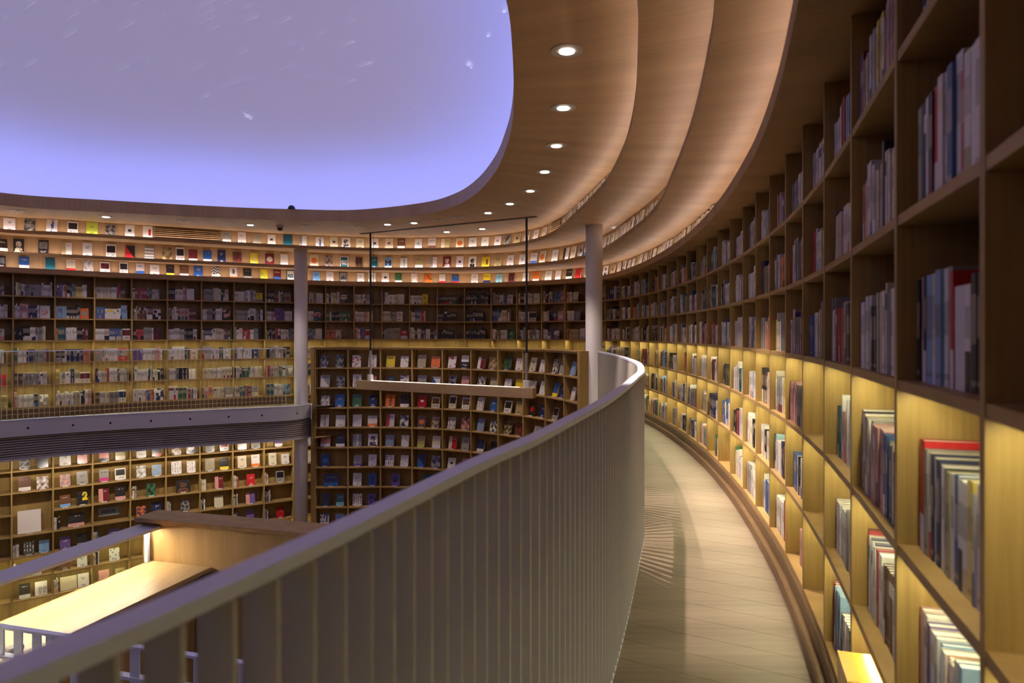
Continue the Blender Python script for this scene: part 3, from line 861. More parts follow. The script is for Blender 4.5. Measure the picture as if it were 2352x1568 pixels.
def visible(s):
    p = np.array(s['p'])
    if p[1] < 0.5: return False
    px = CX + F * p[0] / p[1]
    if not (-10 < px < 2362): return False
    py = HY - F * (s['z'] + s['h'] * 0.5 - CZ) / p[1]
    if not (-60 < py < 1620): return False
    q = p - np.array(((math.cos(s['phi'])), math.sin(s['phi']))) * s['w'] * 0.3
    for j in (s['bay'] + 1, s['bay'] + 2, s['bay'] + 3):
        if j < len(WPn) and seg_hit((0, 0), q, WPn[j], WPn[j] + WNS[j] * 0.3): return False
    if px < 1475 and s['row'] == 0 and px > 700: return False
    if 1384 < px < 1470 and s['row'] < 2: return False
    if 1342 < px < 1387: return False
    return True
for s in SPINES:
    s['vis'] = visible(s)
    # apparent area of the spine
    p = np.array(s['p']); tv = np.array((math.cos(s['phi']), math.sin(s['phi']))); e0, e1 = p - tv * s['w'] / 2, p + tv * s['w'] / 2
    s['area'] = abs(e1[0] / e1[1] - e0[0] / e0[1]) * s['h'] / p[1] if s['vis'] and e0[1] > 0.05 and e1[1] > 0.05 else 0
rank = sorted([s for s in SPINES if s['vis']], key=lambda s: -s['area'])[:252]
chosen = set(id(s) for s in rank)
ROWN = ['lowest lit', 'middle lit', 'top lit', 'lowest dark', 'middle dark', 'top dark']
big = set(id(s) for s in rank[:150])
cnt = {}
for s in SPINES:
    if id(s) in chosen:
        key = (s['bay'], s['row']); cnt[key] = cnt.get(key, 0) + 1; s['vo'] = cnt[key]
stuff = MB()
for s in SPINES:
    if id(s) in chosen:
        thick = 'slim' if s['w'] < 0.018 else ('thick' if s['w'] > 0.028 else 'medium')
        bayn = (N_L + 41) - s['bay'] + 1
        lab = f"{thick} {s['cn']} book, {ordinal(s['vo'])} visible in {ROWN[s['row']]} row, {ordinal(max(1, bayn))} bay from right frame edge"
        rot = (0, 0, s['phi']); loc = (s['p'][0], s['p'][1], s['z'])
        mb = spine_book(s['w'], s['d'], s['h'], s['segs'], s['c'])
        if id(s) in big:
            r = empty('book', loc, s['phi']); tag(r, lab, 'book', 'spine-out books on the wall bookcase')
            pf = [i for i, c in enumerate(mb.c) if c is PAGE]; cf = [i for i, c in enumerate(mb.c) if c is not PAGE]
            o = bpy.data.objects.new('cover', mesh_data('cover', mb.v, [mb.f[i] for i in cf], M['book'], cols=[mb.c[i] for i in cf])); COL.objects.link(o); o.parent = r
            hw = s['w'] / 2; e = min(0.003, s['w'] * 0.15)
            pb = MB().box(-hw + e, hw - e, 0.002, s['d'] - 0.001, 0.0005, s['h'] - 0.003)
            o = bpy.data.objects.new('pages', mesh_data('pages', pb.v, pb.f, M['paper'])); COL.objects.link(o); o.parent = r
        else:
            o = mobj('book', mb.v, mb.f, M['book'], cols=mb.c); o.location = loc; o.rotation_euler = rot
            tag(o, lab, 'book', 'spine-out books on the wall bookcase')
    else:
        mb = spine_book(s['w'], s['d'], s['h'], s['segs'], s['c'])
        b0 = len(stuff.v); c_, s_ = math.cos(s['phi']), math.sin(s['phi'])
        stuff.v += [(s['p'][0] + v[0] * c_ - v[1] * s_, s['p'][1] + v[0] * s_ + v[1] * c_, s['z'] + v[2]) for v in mb.v]
        stuff.f += [tuple(b0 + i for i in f) for f in mb.f]; stuff.c += mb.c
for s in FACES_WALL:                       # small face-out books closing the distant rows
    p = np.array(s['p'])
    mb = face_book(s['w'], s['h'], s['t'], s['pat'], jit(PAL[s['c1']]), jit(PAL[s['c2']]), 6, 8)
    b0 = len(stuff.v); c_, s_ = math.cos(s['phi']), math.sin(s['phi']); lean = 0.08
    stuff.v += [(p[0] + v[0] * c_ - (v[1] + lean * v[2]) * s_, p[1] + v[0] * s_ + (v[1] + lean * v[2]) * c_, s['z'] + v[2]) for v in mb.v]
    stuff.f += [tuple(b0 + i for i in f) for f in mb.f]; stuff.c += mb.c
o = stuff.build('book_rows', M['book'], None, colored=True)
tag(o, 'dense rows of small book spines on the distant parts of the wall bookcase', 'books', kind='stuff')

# ------------------------------------------------------------------ face-out books on the three ceiling ledges
def ray_far(curve, dr, px, ymin=0.0):
    t = np.linspace(-1.2, PI, 4000); p = curve.pts(t, dr); ok = p[:, 1] > max(0.3, ymin)
    f = p[:, 0] - p[:, 1] * (px - CX) / F
    idx = [i for i in range(len(t) - 1) if ok[i] and f[i] * f[i + 1] <= 0]
    if not idx: return None
    i = max(idx, key=lambda i: p[i, 1])
    return t[i]
def frame_at(curve, dr, th):
    p = curve.pts([th], dr)[0]; q = curve.pts([th - 0.002], dr)[0] - curve.pts([th + 0.002], dr)[0]
    q = q / np.linalg.norm(q)                       # image-right direction
    n = np.array((-q[1], q[0])); return p, q, n

def ledge_book(curve, dr, th, z, w, h, spec, lab, tilt=0.20):
    pat, a, b_ = spec
    p, q, n = frame_at(curve, dr, th)
    t = rnd.uniform(0.012, 0.024)
    mb = face_book(w, h, t, pat, jit(PAL[a], .06), jit(PAL[b_], .06), 12, 16)
    o = mobj('ledge_book', mb.v, mb.f, M['book'], cols=mb.c)
    lean = h * math.sin(tilt) + t * math.cos(tilt) + 0.004
    p = p - n * lean
    o.location = (p[0], p[1], z + t * math.sin(tilt) + 0.001); o.rotation_euler = (-tilt, 0, math.atan2(-n[0], n[1]))
    return tag(o, lab, 'book')
def S(s):
    out = []
    for tok in s.split():
        px, pat, a, b_ = (tok.split(',') + ['black'])[:4]
        out.append((float(px), (pat, a, b_)))
    return out
TOPL = S('21,title,white 69,full,black,grey 120,vtitle,white,blue 167,photo,white,black 211,title,lime 254,full,black,grey 298,dot,white 339,seal,white,red 520,band,grey,white 555,title,white 589,full,grey,khaki 623,dot,white 660,plain,teal 695,left,white,grey 734,vtitle,white,blue 766,dot,cream 794,portrait,white,black 827,title,cream 860,dot,white 894,dot,cream,brown 922,band,brown,white 961,dot,white,skyblue 993,band,white,brown 1024,left,khaki,cream 1057,circle,cream,orange 1087,title,white 1115,title,white 1145,dot,white,grey 1168,full,black,grey 1191,dot,khaki,black 1214,full,grey,white 1234,title,white 1254,title,cream')
MIDL = S('2,band,black,white 42,portrait,black,cream 100,photo,black,grey 153,left,white,khaki 200,title,white 255,photo,white,black 298,diag,black,red 342,stripes,white,grey 383,full,brown,khaki 413,photo,white,black 443,lowband,maroon,white 475,lowband,blue,white 508,title,navy 544,full,maroon,brown 582,vtitle,yellow,cream 618,circle,maroon,cream 652,framed,cream,white 721,circle,cream,orange 754,full,brown,grey 790,framed,white,teal 824,full,brown,black 859,title,teal 892,M,skyblue,black 927,vtitle,white,grey 963,band,khaki,white 996,left,white,grey 1027,portrait,maroon,white 1056,dot,white,navy 1086,portrait,white,black 1116,seal,yellow,brown 1145,title,khaki 1174,title,white 1202,dot,white,grey 1228,band,white,blue 1249,circle,cream,orange 1277,title,white 1303,left,white,black 1320,title,cream 1337,full,black,white')
BOTL = S('0,photo,black,grey 55,band,blue,white 115,plain,teal 161,lowband,cream,red 202,full,grey,white 240,photo,white,maroon 283,photo,white,black 321,band,white,blue 354,title,white 390,lowband,black,yellow 422,lowband,brown,white 455,title,blue,red 495,zigzag,white,black 535,tree,white,green 567,lowband,black,grey 604,diag,yellow,lime 636,band,maroon,blue 666,framed,teal,white 725,title,skyblue 757,title,white 788,framed,black,grey 828,title,white 854,title,white 885,dot,white 914,lowband,green,white 951,floral,white,pink 982,arc,orange,black 1015,lowband,white,red 1046,lowband,blue,red 1090,title,white 1119,band,yellow,navy 1147,title,aqua 1176,full,black,maroon 1209,title,white 1233,lowband,orange,white 1261,title,white 1284,plain,white 1310,band,black,white 1331,plain,red')
AFTER = ('title', 'white', 'black'), ('plain', 'cream', 'black'), ('portrait', 'white', 'black'), ('title', 'cream', 'black'), ('full', 'grey', 'white'), ('title', 'white', 'grey'), ('band', 'white', 'blue'), ('dot', 'khaki', 'black')
for curve, dr, z, zc, lst, nm, w0, h0, tend in ((E3, 0.2, Z3T, Z4, TOPL, 'top', 0.168, 0.24, None), (E2, 0.2, Z2T, Z3B, MIDL, 'middle', 0.165, 0.262, None), (WALL, 0.02, Z1T, Z2B, BOTL, 'bottom', 0.155, 0.228, None)):
    k = 0; last = None
    for px, spec in lst:
        th = ray_far(curve, dr, px)
        if th is None: continue
        k += 1; last = th
        pats = PW
        lab = f"{spec[1]} {pats.get(spec[0], spec[0])} book leaning on the {nm} ceiling ledge, {ordinal(k)} from the left"
        tag(ledge_book(curve, dr, th, z, w0 * rnd.uniform(0.9, 1.08), min(zc - z - 0.012, h0 * rnd.uniform(0.92, 1.06)), spec, lab), group=f'books on the {nm} ceiling ledge')
    # carry on round the bend towards the camera
    tt_ = np.linspace(last, -1.0, 3000); pp = curve.pts(tt_, dr); ss = np.r_[0, np.cumsum(np.linalg.norm(np.diff(pp, axis=0), axis=1))]
    d = 1.15 if nm == 'top' else 0.27
    if nm == 'top': VENT_T = (float(np.interp(0.30, ss, tt_)), float(np.interp(0.88, ss, tt_)))
    for j in range(26):
        if d > ss[-1]: break
        th = float(np.interp(d, ss, tt_)); k += 1
        spec = AFTER[rnd.randrange(8)]
        if nm == 'bottom' and j == 1: spec = ('title', 'red', 'white')
        lab = f"{spec[1]} {PW[spec[0]]} book on the {nm} ceiling ledge round the bend, {ordinal(k)} from the left"
        tag(ledge_book(curve, dr, th, z, w0 * rnd.uniform(0.9, 1.08), min(zc - z - 0.012, h0 * rnd.uniform(0.92, 1.06)), spec, lab), group=f'books on the {nm} ceiling ledge')
        d += rnd.uniform(0.24, 0.31)

# ------------------------------------------------------------------ face-out books with clear stands in the display and lower bookcases
sb = MB(); sb.box(-0.05, 0.05, -0.012, 0.06, 0.0, 0.003); sb.box(-0.05, 0.05, -0.012, -0.009, 0.003, 0.018)
stand_me = mesh_data('book_stand', sb.v, sb.f, M['acrylic'])
def stand_book(base, t, n, u, y, z, w, h, spec, lab, grp, tilt=0.26, thick=None, nx=12, nz=16, stand=True):
    p = base + t * u + n * y; phi = math.atan2(-n[0], n[1]); th_ = thick or rnd.uniform(0.012, 0.03)
    pat, a, b_ = spec
    mb = face_book(w, h, th_, pat, jit(PAL[a], .06), jit(PAL[b_], .06), nx, nz)
    o = mobj('display_book', mb.v, mb.f, M['book_gloss'], cols=mb.c)
    o.location = (p[0], p[1], z + 0.004 + th_ * math.sin(tilt)); o.rotation_euler = (-tilt, 0, phi)
    tag(o, lab, 'book', grp)
    if stand:
        q = bpy.data.objects.new('book_stand', stand_me); COL.objects.link(q)
        q.location = (p[0], p[1], z + 0.0004); q.rotation_euler = (0, 0, phi)
        tag(q, 'clear stand, ' + lab.split(' on ')[-1], 'stand', 'clear acrylic book stands')
    return o
DISP = [
 ['full,black,grey full,black,grey', 'floral,white,red title,white', 'band,yellow,yellow arc,white,grey', 'full,grey,khaki title,orange', 'floral,white,red top,black,white', 'left,maroon,white full,khaki,brown', 'full,green,black title,white', 'title,cream title,white', 'full,white,black title,grey', 'plain,skyblue'],
 ['diag,grey,white full,black,grey', 'portrait,white,grey title,pink', 'left,teal,maroon floral,white,purple', 'plain,grey diag,white,blue', 'full,black,grey floral,pink,red', 'full,white,black full,khaki,grey', 'title,white lowband,yellow,white', 'full,grey,white title,white', 'lowband,blue,yellow title,navy', 'band,white,cream'],
 ['full,grey,white title,blue', 'title,green title,navy', 'vtitle,orange,brown lowband,black,white', 'dot,red,white photo,cream,brown', 'photo,cream,black photo,white,brown', 'columns,white,black title,blue', 'photo,white,black title,khaki', 'circle,black,red title,navy', 'photo,grey,black', ''],
 ['vtitle,white,grey title,white', 'plain,white lowband,white,orange', 'left,white,red full,black,white', 'circle,brown,orange full,khaki,brown', 'full,white,grey full,brown,pink', 'full,grey,skyblue full,black,white', 'full,khaki,black full,brown,maroon', 'title,white', '', ''],
 ['lowband,pink,white lowband,black,white', 'vtitle,grey,white portrait,white,black', 'framed,skyblue,grey arc,white,pink', 'lowband,khaki,lime lowband,cream,white', 'left,red,cream title,grey', 'lowband,navy,white plain,black', 'title,white', '', '', ''],
 ['circle,navy,blue -', 'lowband,grey,purple title,white', 'columns,white,black columns,white,grey', 'diag,navy,blue full,navy,grey', 'dot,white,black title,pink', 'title,navy', '', '', '', ''],
 ['wide:band,navy,blue', 'title,white full,navy,blue', 'circle,purple,navy', 'title,teal', 'title,white', '', '', '', '', ''],
 ['full,navy,black band,teal,aqua', 'columns,white,black full,purple,navy', 'floral,red,black', 'title,white', '', '', '', '', '', ''],
 ['YT,white,blue title,skyblue', 'title,grey', '', '', '', '', '', '', '', ''],
]
for k, row in enumerate(DISP):
    z = DZ[k] + 0.0132
    for i, cell in enumerate(row):
        toks = cell.split(); w = float(np.linalg.norm(DPn[i + 1] - DPn[i]))
        for j, tok in enumerate(toks):
            if tok == '-': continue
            wide = tok.startswith('wide:'); tok = tok.replace('wide:', '')
            pat, a, b_ = (tok.split(',') + ['black'])[:3]
            u = (0.27 if j == 0 else 0.74) * w if len(toks) == 2 else 0.45 * w
            if i >= 8: u = (0.34 if j == 0 else 0.72) * w
            u += rnd.uniform(-0.015, 0.015)
            bw, bh = (0.30, 0.25) if wide else (rnd.uniform(0.165, 0.2), rnd.uniform(0.225, 0.27))
            lab = f"{a} {PW[pat]} book on display shelf {ordinal(k + 1)} from top, {ordinal(i + 1)} bay, {'nearer column' if j == 0 else 'farther from column'}"
            stand_book(DPn[i], DT[i], DN[i], u, 0.06, z, bw, bh, (pat, a, b_), lab, 'face-out books in the display bookcase')

LOWB = {
 (0, 2): 'title,khaki', (0, 3): 'full,black,grey plain,black', (0, 4): 'title,white title,pink', (0, 5): 'lowband,pink,black band,khaki,cream', (0, 6): 'top,white,black lowband,black,red', (0, 7): 'full,white,brown circle,black,white', (0, 8): 'title,grey photo,white,red', (0, 9): 'title,white title,grey', (0, 10): 'band,purple,white',
 (0, 1): 'title,cream title,white',
 (1, 1): 'title,khaki', (1, 2): 'title,grey', (1, 3): 'lowband,brown,white full,brown,white', (1, 4): 'full,pink,grey title,grey', (1, 5): 'band,grey,magenta photo,white,black', (1, 6): 'full,grey,white full,grey,skyblue', (1, 7): 'columns,white,grey columns,white,grey', (1, 8): 'full,khaki,grey lowband,black,yellow', (1, 9): 'title,cream lowband,white,orange', (1, 10): 'title,cream title,white', (0, 11): 'title,white', (1, 11): 'title,cream', (2, 11): 's', (3, 11): 's',
 (2, 4): 'lowband,brown,skyblue two,black,yellow', (2, 5): 'left,maroon,pink lowband,black,pink', (2, 6): 's full,black,green', (2, 7): 'wide:portrait,black,brown', (2, 8): 's left,maroon,pink', (2, 9): 's title,red', (2, 10): 's photo,grey,black',
 (3, 4): 's wide:lowband,black,pink', (3, 6): 'full,orange,navy title,navy', (3, 7): 's full,black,grey', (3, 8): 's plain,cream', (3, 9): 's left,purple,pink', (3, 10): 's',
 (4, 3): 's columns,black,white title,skyblue', (4, 4): 'title,purple lowband,black,grey', (4, 5): 's title,purple', (4, 6): 'title,grey', (4, 8): 'full,black,brown', (4, 9): 's plain,purple', (4, 10): 's title,red',
 (5, 3): 's lowband,red,white', (5, 4): 'title,brown title,white', (5, 5): 's floral,white,grey', (5, 6): 'band,grey,white',
 (6, 3): 'lowband,black,white -', (6, 4): 's wide:plain,cream title,white', (6, 5): 'plain,pink title,khaki',
 (5, 2): 'title,cream', (4, 2): 'title,grey',
}
def spine_run(base, t, n, u, z, count, lab, grp):
    for j in range(count):
        cn = rnd.choice(SP_COL); c, segs = spine_segs(cn); w = rnd.uniform(0.014, 0.03); h = rnd.uniform(0.2, 0.26)
        mb = spine_book(w - 0.0006, 0.16, h, segs, c)
        o = mobj('book', mb.v, mb.f, M['book'], cols=mb.c); p = base + t * (u + w / 2) + n * 0.05
        o.location = (p[0], p[1], z); o.rotation_euler = (0, 0, math.atan2(-n[0], n[1]))
        tag(o, f"{cn} spine-out book, {ordinal(j + 1)} in its run, {lab}", 'book', grp)
        u += w
    return u
for (k, i), cell in LOWB.items():
    i -= 1
    if i < 1: continue
    z = LZ[k] + 0.0131; toks = cell.split(); w = float(np.linalg.norm(LPn[i + 1] - LPn[i])); u0 = 0.02
    where = f"lower shelf {ordinal(k + 1)} from top, {ordinal(i - 1)} bay from left" if i >= 2 else f"lower shelf {ordinal(k + 1)} from top at frame edge"
    if toks and toks[0] == 's':
        u0 = spine_run(LPn[i], LT[i], LN[i], u0, z, 4 if len(toks) > 1 else 7, where, 'spine-out books in the lower bookcase'); toks = toks[1:]
    for j, tok in enumerate(toks):
        if tok == '-': continue
        wide = tok.startswith('wide:'); tok = tok.replace('wide:', '')
        pat, a, b_ = (tok.split(',') + ['black'])[:3]
        avail = w - u0
        u = u0 + ((0.29 if j == 0 else 0.74) * avail if len(toks) == 2 else 0.5 * avail)
        bw, bh = (0.27, 0.25) if wide else (min(rnd.uniform(0.16, 0.19), avail * 0.44 if len(toks) == 2 else 0.2), rnd.uniform(0.22, 0.27))
        stand_book(LPn[i], LT[i], LN[i], u, 0.07, z, bw, bh, (pat, a, b_), f"{a} {PW[pat]} book on {where}{', second' if j else ''}", 'face-out books in the lower bookcase')
# the big white album standing in the double-height bay, and the framed plate
z = LZ[3] + 0.0131
o = stand_book(LPn[2], LT[2], LN[2], 0.27, 0.08, z, 0.36, 0.42, ('plain', 'white', 'grey'), 'large square white album on lower double-height bay', 'face-out books in the lower bookcase', thick=0.02)
fp = LPn[4] + LT[4] * 0.12 + LN[4] * 0.19
fr2 = tag(empty('name_plate', (fp[0], fp[1], LZ[3] + 0.11)), 'pale blue lettered plate on a wooden board inside the lower bookcase', 'sign')
o = MB().obox(tuple(fp), tuple(LT[4]), 0.36, 0.012, LZ[3] + 0.11, LZ[3] + 0.28).build('plate', plain('plate_blue', lin((136, 146, 150)), 0.4), fr2)
mbp = MB()
for j in range(7): mbp.obox(tuple(fp + LT[4] * (0.05 + 0.037 * j) - LN[4] * 0.003), tuple(LT[4]), 0.022, 0.003, LZ[3] + 0.16, LZ[3] + 0.22 + 0.015 * (j % 2))
mbp.build('lettering', plain('plate_ink', lin((70, 78, 82)), 0.5), fr2)

# the white cover lettered in four characters, seen through the glass screen
o = stand_book(LPn[2], LT[2], LN[2], 0.45, 0.07, LZ[6] + 0.0131, 0.19, 0.25, ('plain', 'white', 'white'), 'white four-character book on lower shelf seen through the glass', 'face-out books in the lower bookcase')
cu = bpy.data.curves.new('lettering', 'FONT'); cu.body = '\u81ea\u7531\n\u751f\u957f'; cu.size = 0.07; cu.align_x = 'CENTER'
tmp = bpy.data.objects.new('lettering', cu); COL.objects.link(tmp)
bpy.context.view_layer.update()
me = bpy.data.meshes.new_from_object(tmp.evaluated_get(bpy.context.evaluated_depsgraph_get()))
bpy.data.objects.remove(tmp)
me.materials.clear(); me.materials.append(plain('ink', lin((90, 66, 50)), 0.6))
lt = bpy.data.objects.new('lettering', me); COL.objects.link(lt); lt.parent = o; lt.rotation_euler = (PI / 2, 0, 0); lt.location = (0.02, -0.0015, 0.10)

# ------------------------------------------------------------------ downlights in the top soffit
lens = [MB().cyl(0, 0, 0.045, 0.035, 0.04, 24)]
def torus_ring(r0, r1, z0, z1, n=40):
    mb = MB()
    for r, z in ((r0, z0), (r1, z0), (r1, z1), (r0, z1)):
        mb.v += [(r * math.cos(2 * PI * i / n), r * math.sin(2 * PI * i / n), z) for i in range(n)]
    for k in range(4):
        l = (k + 1) % 4
        mb.f += [(k * n + i, k * n + (i + 1) % n, l * n + (i + 1) % n, l * n + i) for i in range(n)]
    return mb
def md(name, mb, mat, smooth=False): return mesh_data(name, mb.v, mb.f, mat, smooth=smooth)
ring_me = md('trim_ring', torus_ring(0.05, 0.118, -0.006, 0.0), M['trim'])
lip_me = md('inner_rim', torus_ring(0.046, 0.056, -0.012, 0.0), M['lamp'])
can_me = md('lamp_can', torus_ring(0.046, 0.05, -0.006, -0.001), M['steel'])
lens_on = md('lens', MB().cyl(0, 0, 0.046, -0.005, -0.002, 28), M['lamp'])
lens_off = md('lens', MB().cyl(0, 0, 0.046, -0.005, -0.002, 28), M['black'])
DL = [(1302,116,1),(1294,247,1),(1278,334,1),(1251,394,1),(1218,438,1),(1171,467.5,1),(1121,488.4,1),(1052,498,0),(1005,506,0),(951,511.4,1),(890,515,1),(819,519.5,0),(704,518.5,0),(575,516,1),(421,507,0),(243.5,497.4,1),(42,483.4,0),(1026,532,1),(1107.5,525,1)]
spots = []
for k, (px, py, on) in enumerate(DL):
    Y = F * (Z4 - CZ) / (HY - py); X = (px - CX) * Y / F
    spots.append((X, Y, on))
X, Y = from_px([(1302, 116)], 2.08)[0]
extra = []
labs = {0: 'largest recessed downlight in the top oak soffit beside the blue dome', 1: 'second downlight from the top in the curved soffit row', 2: 'third downlight from the top in the curved soffit row', 3: 'fourth downlight from the top in the curved soffit row', 4: 'fifth downlight from the top in the curved soffit row', 5: 'sixth downlight from the top in the curved soffit row', 6: 'seventh downlight, just before the dark ceiling track'}
for k, (X, Y, on) in enumerate(spots + [(e[0], e[1], 1) for e in extra]):
    o = empty('downlight', (X, Y, Z4))
    if k < len(spots):
        lab = labs.get(k)
        if not lab:
            order = sorted(range(7, len(DL)), key=lambda j: DL[j][0])
            lab = f"{'glowing' if on else 'unlit'} small round downlight over the far ledges, {ordinal(order.index(k) + 1)} from the left"
    else: lab = f"round downlight above the viewer, {ordinal(k - len(spots) + 1)} along the near soffit"
    tag(o, lab, 'light', 'recessed ceiling downlights')
    for nm, me in (('trim_ring', ring_me), ('inner_rim', lip_me if on else can_me), ('lens', lens_on if on else lens_off)):
        c = bpy.data.objects.new(nm, me); COL.objects.link(c); c.parent = o
    if on:
        ld = bpy.data.lights.new('downlight_beam', 'SPOT'); ld.energy = SPOT_W * (10.0 if k < 2 else (5.0 if k == 2 else 1.0)); ld.color = SPOT; ld.spot_size = 1.1 if k < 3 else 1.5; ld.spot_blend = 0.5; ld.shadow_soft_size = 0.02
        lo = bpy.data.objects.new('downlight_beam', ld); COL.objects.link(lo); lo.parent = o; lo.location = (0, 0, -0.03)
        # tilt the adjustable lamps a little
        if k < 5 or k >= len(spots): lo.rotation_euler = (0, -0.12, 0)
        if DL[k][0] in (1026, 1107.5): ld.energy *= 2.0

# ------------------------------------------------------------------ hanging linear lamp and its ceiling track
pl_ = from_px([(829, 536.5), (1232, 497)], 2.08)
A_, B_ = np.array(pl_[0]), np.array(pl_[1]); dv = (B_ - A_) / np.linalg.norm(B_ - A_); nv = np.array((-dv[1], dv[0])); LT_ = float(np.linalg.norm(B_ - A_))
MBt = MB().obox(tuple(A_ - nv * 0.04), tuple(dv), LT_, 0.08, Z4 - 0.012, Z4 - 0.0005).build('ceiling_track', M['track'])
tag(MBt, 'long dark track set in the oak soffit above the hanging lamp', 'track')
pend = tag(empty('pendant_lamp', (*((A_ + B_) / 2), CZ - 1.15)), 'long rectangular wooden pendant lamp hung on two dark rods before the display bookcase', 'lamp')
PZT = CZ - 0.955; PZB = PZT - 0.185
def along(px):      # point on the track line seen at bearing px
    k = (px - CX) / F
    s = (k * A_[1] - A_[0]) / (dv[0] - k * dv[1]); return A_ + dv * s
pa, pb = along(823.5), along(1228)
Lp = float(np.linalg.norm(pb - pa))
hw = 0.075
o = MB().obox(tuple(pa - nv * hw), tuple(dv), Lp, 2 * hw, PZB, PZT).build('body', M['desk'], pend); bevel(o, 0.006, 2)
MB().obox(tuple(pa + dv * 0.30 - nv * 0.03), tuple(dv), Lp - 0.62, 0.05, PZT + 0.0005, PZT + 0.006).build('uplight_strip', M['pendant_led'], pend)
for px in (851, 1209.5):
    p = along(px)
    MB().cyl(p[0], p[1], 0.02, PZT + 0.13, Z4 - 0.012, 12).build('rod', M['black'], pend, smooth=False)
    MB().cyl(p[0], p[1], 0.026, PZT + 0.13, PZT + 0.62, 12).build('steel_sleeve', M['steel'], pend)
    MB().cyl(p[0], p[1], 0.062, PZT + 0.0, PZT + 0.125, 24).build('canister', M['white'], pend)
p = along(851) + dv * 0.08
MB().cyl(p[0], p[1], 0.004, PZT, Z4 - 0.012, 6).build('power_cord', M['black'], pend)

# ------------------------------------------------------------------ ceiling fittings
def px_soffit(px, py, dz): return ((px - CX) * dz / (HY - py), F * dz / (HY - py))
p = px_soffit(643, 519, 2.08)
cc = tag(empty('security_camera', (p[0], p[1], Z4)), 'small dark dome security camera under the far soffit', 'camera')
MB().cyl(p[0], p[1], 0.07, Z4 - 0.04, Z4, 24).build('mount', M['trim'], cc)
def dome_me(cx, cy, r, z, up=False):
    mb = MB(); n, m_ = 20, 6
    for j in range(m_ + 1):
        a = j / m_ * PI / 2; rr = r * math.cos(a); zz = z + (r if up else -r) * math.sin(a)
        mb.v += [(cx + rr * math.cos(2 * PI * i / n), cy + rr * math.sin(2 * PI * i / n), zz) for i in range(n)]
    for j in range(m_):
        mb.f += [(j * n + i, j * n + (i + 1) % n, (j + 1) * n + (i + 1) % n, (j + 1) * n + i) for i in range(n)]
    return mb
dome_me(p[0], p[1], 0.055, Z4 - 0.04).build('lens_dome', M['black'], cc, smooth=True)
th_ = ray_far(HOLE, 0.03, 668); q = HOLE.pts([th_], 0.05)[0]
sp = tag(empty('speaker_dome', (q[0], q[1], Z4 + 0.2)), 'small black dome peeking over the rim of the blue ceiling', 'speaker')
MB().cyl(q[0], q[1], 0.07, Z4 + 0.2, Z4 + 0.215, 20).build('base', M['black'], sp)
dome_me(q[0], q[1], 0.065, Z4 + 0.215, True).build('cap', M['black'], sp, smooth=True)
p = px_soffit(1408, 519, 1.77)
sd = tag(empty('smoke_detector', (p[0], p[1], Z3B)), 'small white smoke detector on the soffit beside the round column', 'detector')
MB().cyl(p[0], p[1], 0.055, Z3B - 0.02, Z3B, 20).build('base', M['white'], sd); MB().cyl(p[0], p[1], 0.03, Z3B - 0.04, Z3B - 0.02, 20, r1=0.045).build('sensor', M['white'], sd)

def vent(x0, x1, label, t0=None, t1=None):
    t0 = ray_far(E3, 0.19, x0) if t0 is None else t0; t1 = ray_far(E3, 0.19, x1) if t1 is None else t1
    v = tag(empty('air_vent', (*E3.pts([(t0 + t1) / 2], 0.19)[0], Z3T)), label, 'vent')
    th = np.linspace(t1, t0, 24)
    ring('dark_backing', E3, 0.19, Z3T + 0.02, E3, 0.19, Z4 - 0.03, M['dark'], v, th=th, closed=False)
    for k in range(6):
        z = Z3T + 0.015 + k * 0.036
        band('slat', E3, 0.155, 0.185, z, z + 0.016, M['panel'], v, th=th, closed=False)
vent(355, 506, 'slatted oak air vent set into the top ledge above the far bookcase')
vent(0, 0, 'short slatted oak vent where the top ledge bends towards the camera', VENT_T[0], VENT_T[1])

# ------------------------------------------------------------------ reading desk with glass screen below
DLT = 2.65; ZD = CZ - DLT
U = np.array((0.27, 0.963)); Vv = np.array((0.963, -0.27))
BK = np.array((-1.604 * DLT, 3.021 * DLT))
dk = tag(empty('reading_desk', (*(BK - U * 1.5 + Vv * 0.4), ZLOW)), 'long lit oak reading desk with a glass screen behind the near railing', 'desk')
def slab(p, lu, lv, z0, z1, nm, mat, par, bv=0.004):
    """box from p, along -U by lu and along Vv by lv"""
    a = p; b = p - U * lu; c = b + Vv * lv; d = a + Vv * lv
    o = MB().prism([a, b, c, d], z0, z1).build(nm, mat, par)
    if bv: bevel(o, bv)
    return o
slab(BK, 3.4, 0.86, ZD - 0.05, ZD, 'desk_top', M['desk'], dk)
slab(BK - U * 0.1 + Vv * 0.1, 3.2, 0.62, ZLOW, ZD - 0.05, 'base_cabinet', M['panel'], dk)
slab(BK - U * 0.06 + Vv * 0.02, 3.3, 0.012, ZD, ZD + 0.37, 'glass_pane', M['glass'], dk, 0)
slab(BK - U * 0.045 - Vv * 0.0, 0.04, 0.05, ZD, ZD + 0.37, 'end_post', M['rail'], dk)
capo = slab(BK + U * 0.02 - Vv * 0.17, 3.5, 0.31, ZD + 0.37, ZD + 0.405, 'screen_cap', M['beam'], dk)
slab(BK - U * 0.05 + Vv * 0.06, 3.2, 0.025, ZD + 0.362, ZD + 0.37, 'light_strip', M['desk_led'], dk, 0)
pn = tag(empty('desk_partition', (*(BK + Vv * 1.2), ZLOW)), 'oak partition with a broad flat cap closing the far end of the reading desk', 'partition')
slab(BK + U * 0.07 - Vv * 0.12, 0.05, 3.2, ZLOW, ZD + 0.46, 'panel', M['panel'], pn)
slab(BK + U * 0.30 - Vv * 0.15, 0.38, 3.3, ZD + 0.46, ZD + 0.51, 'cap', M['panel'], pn)

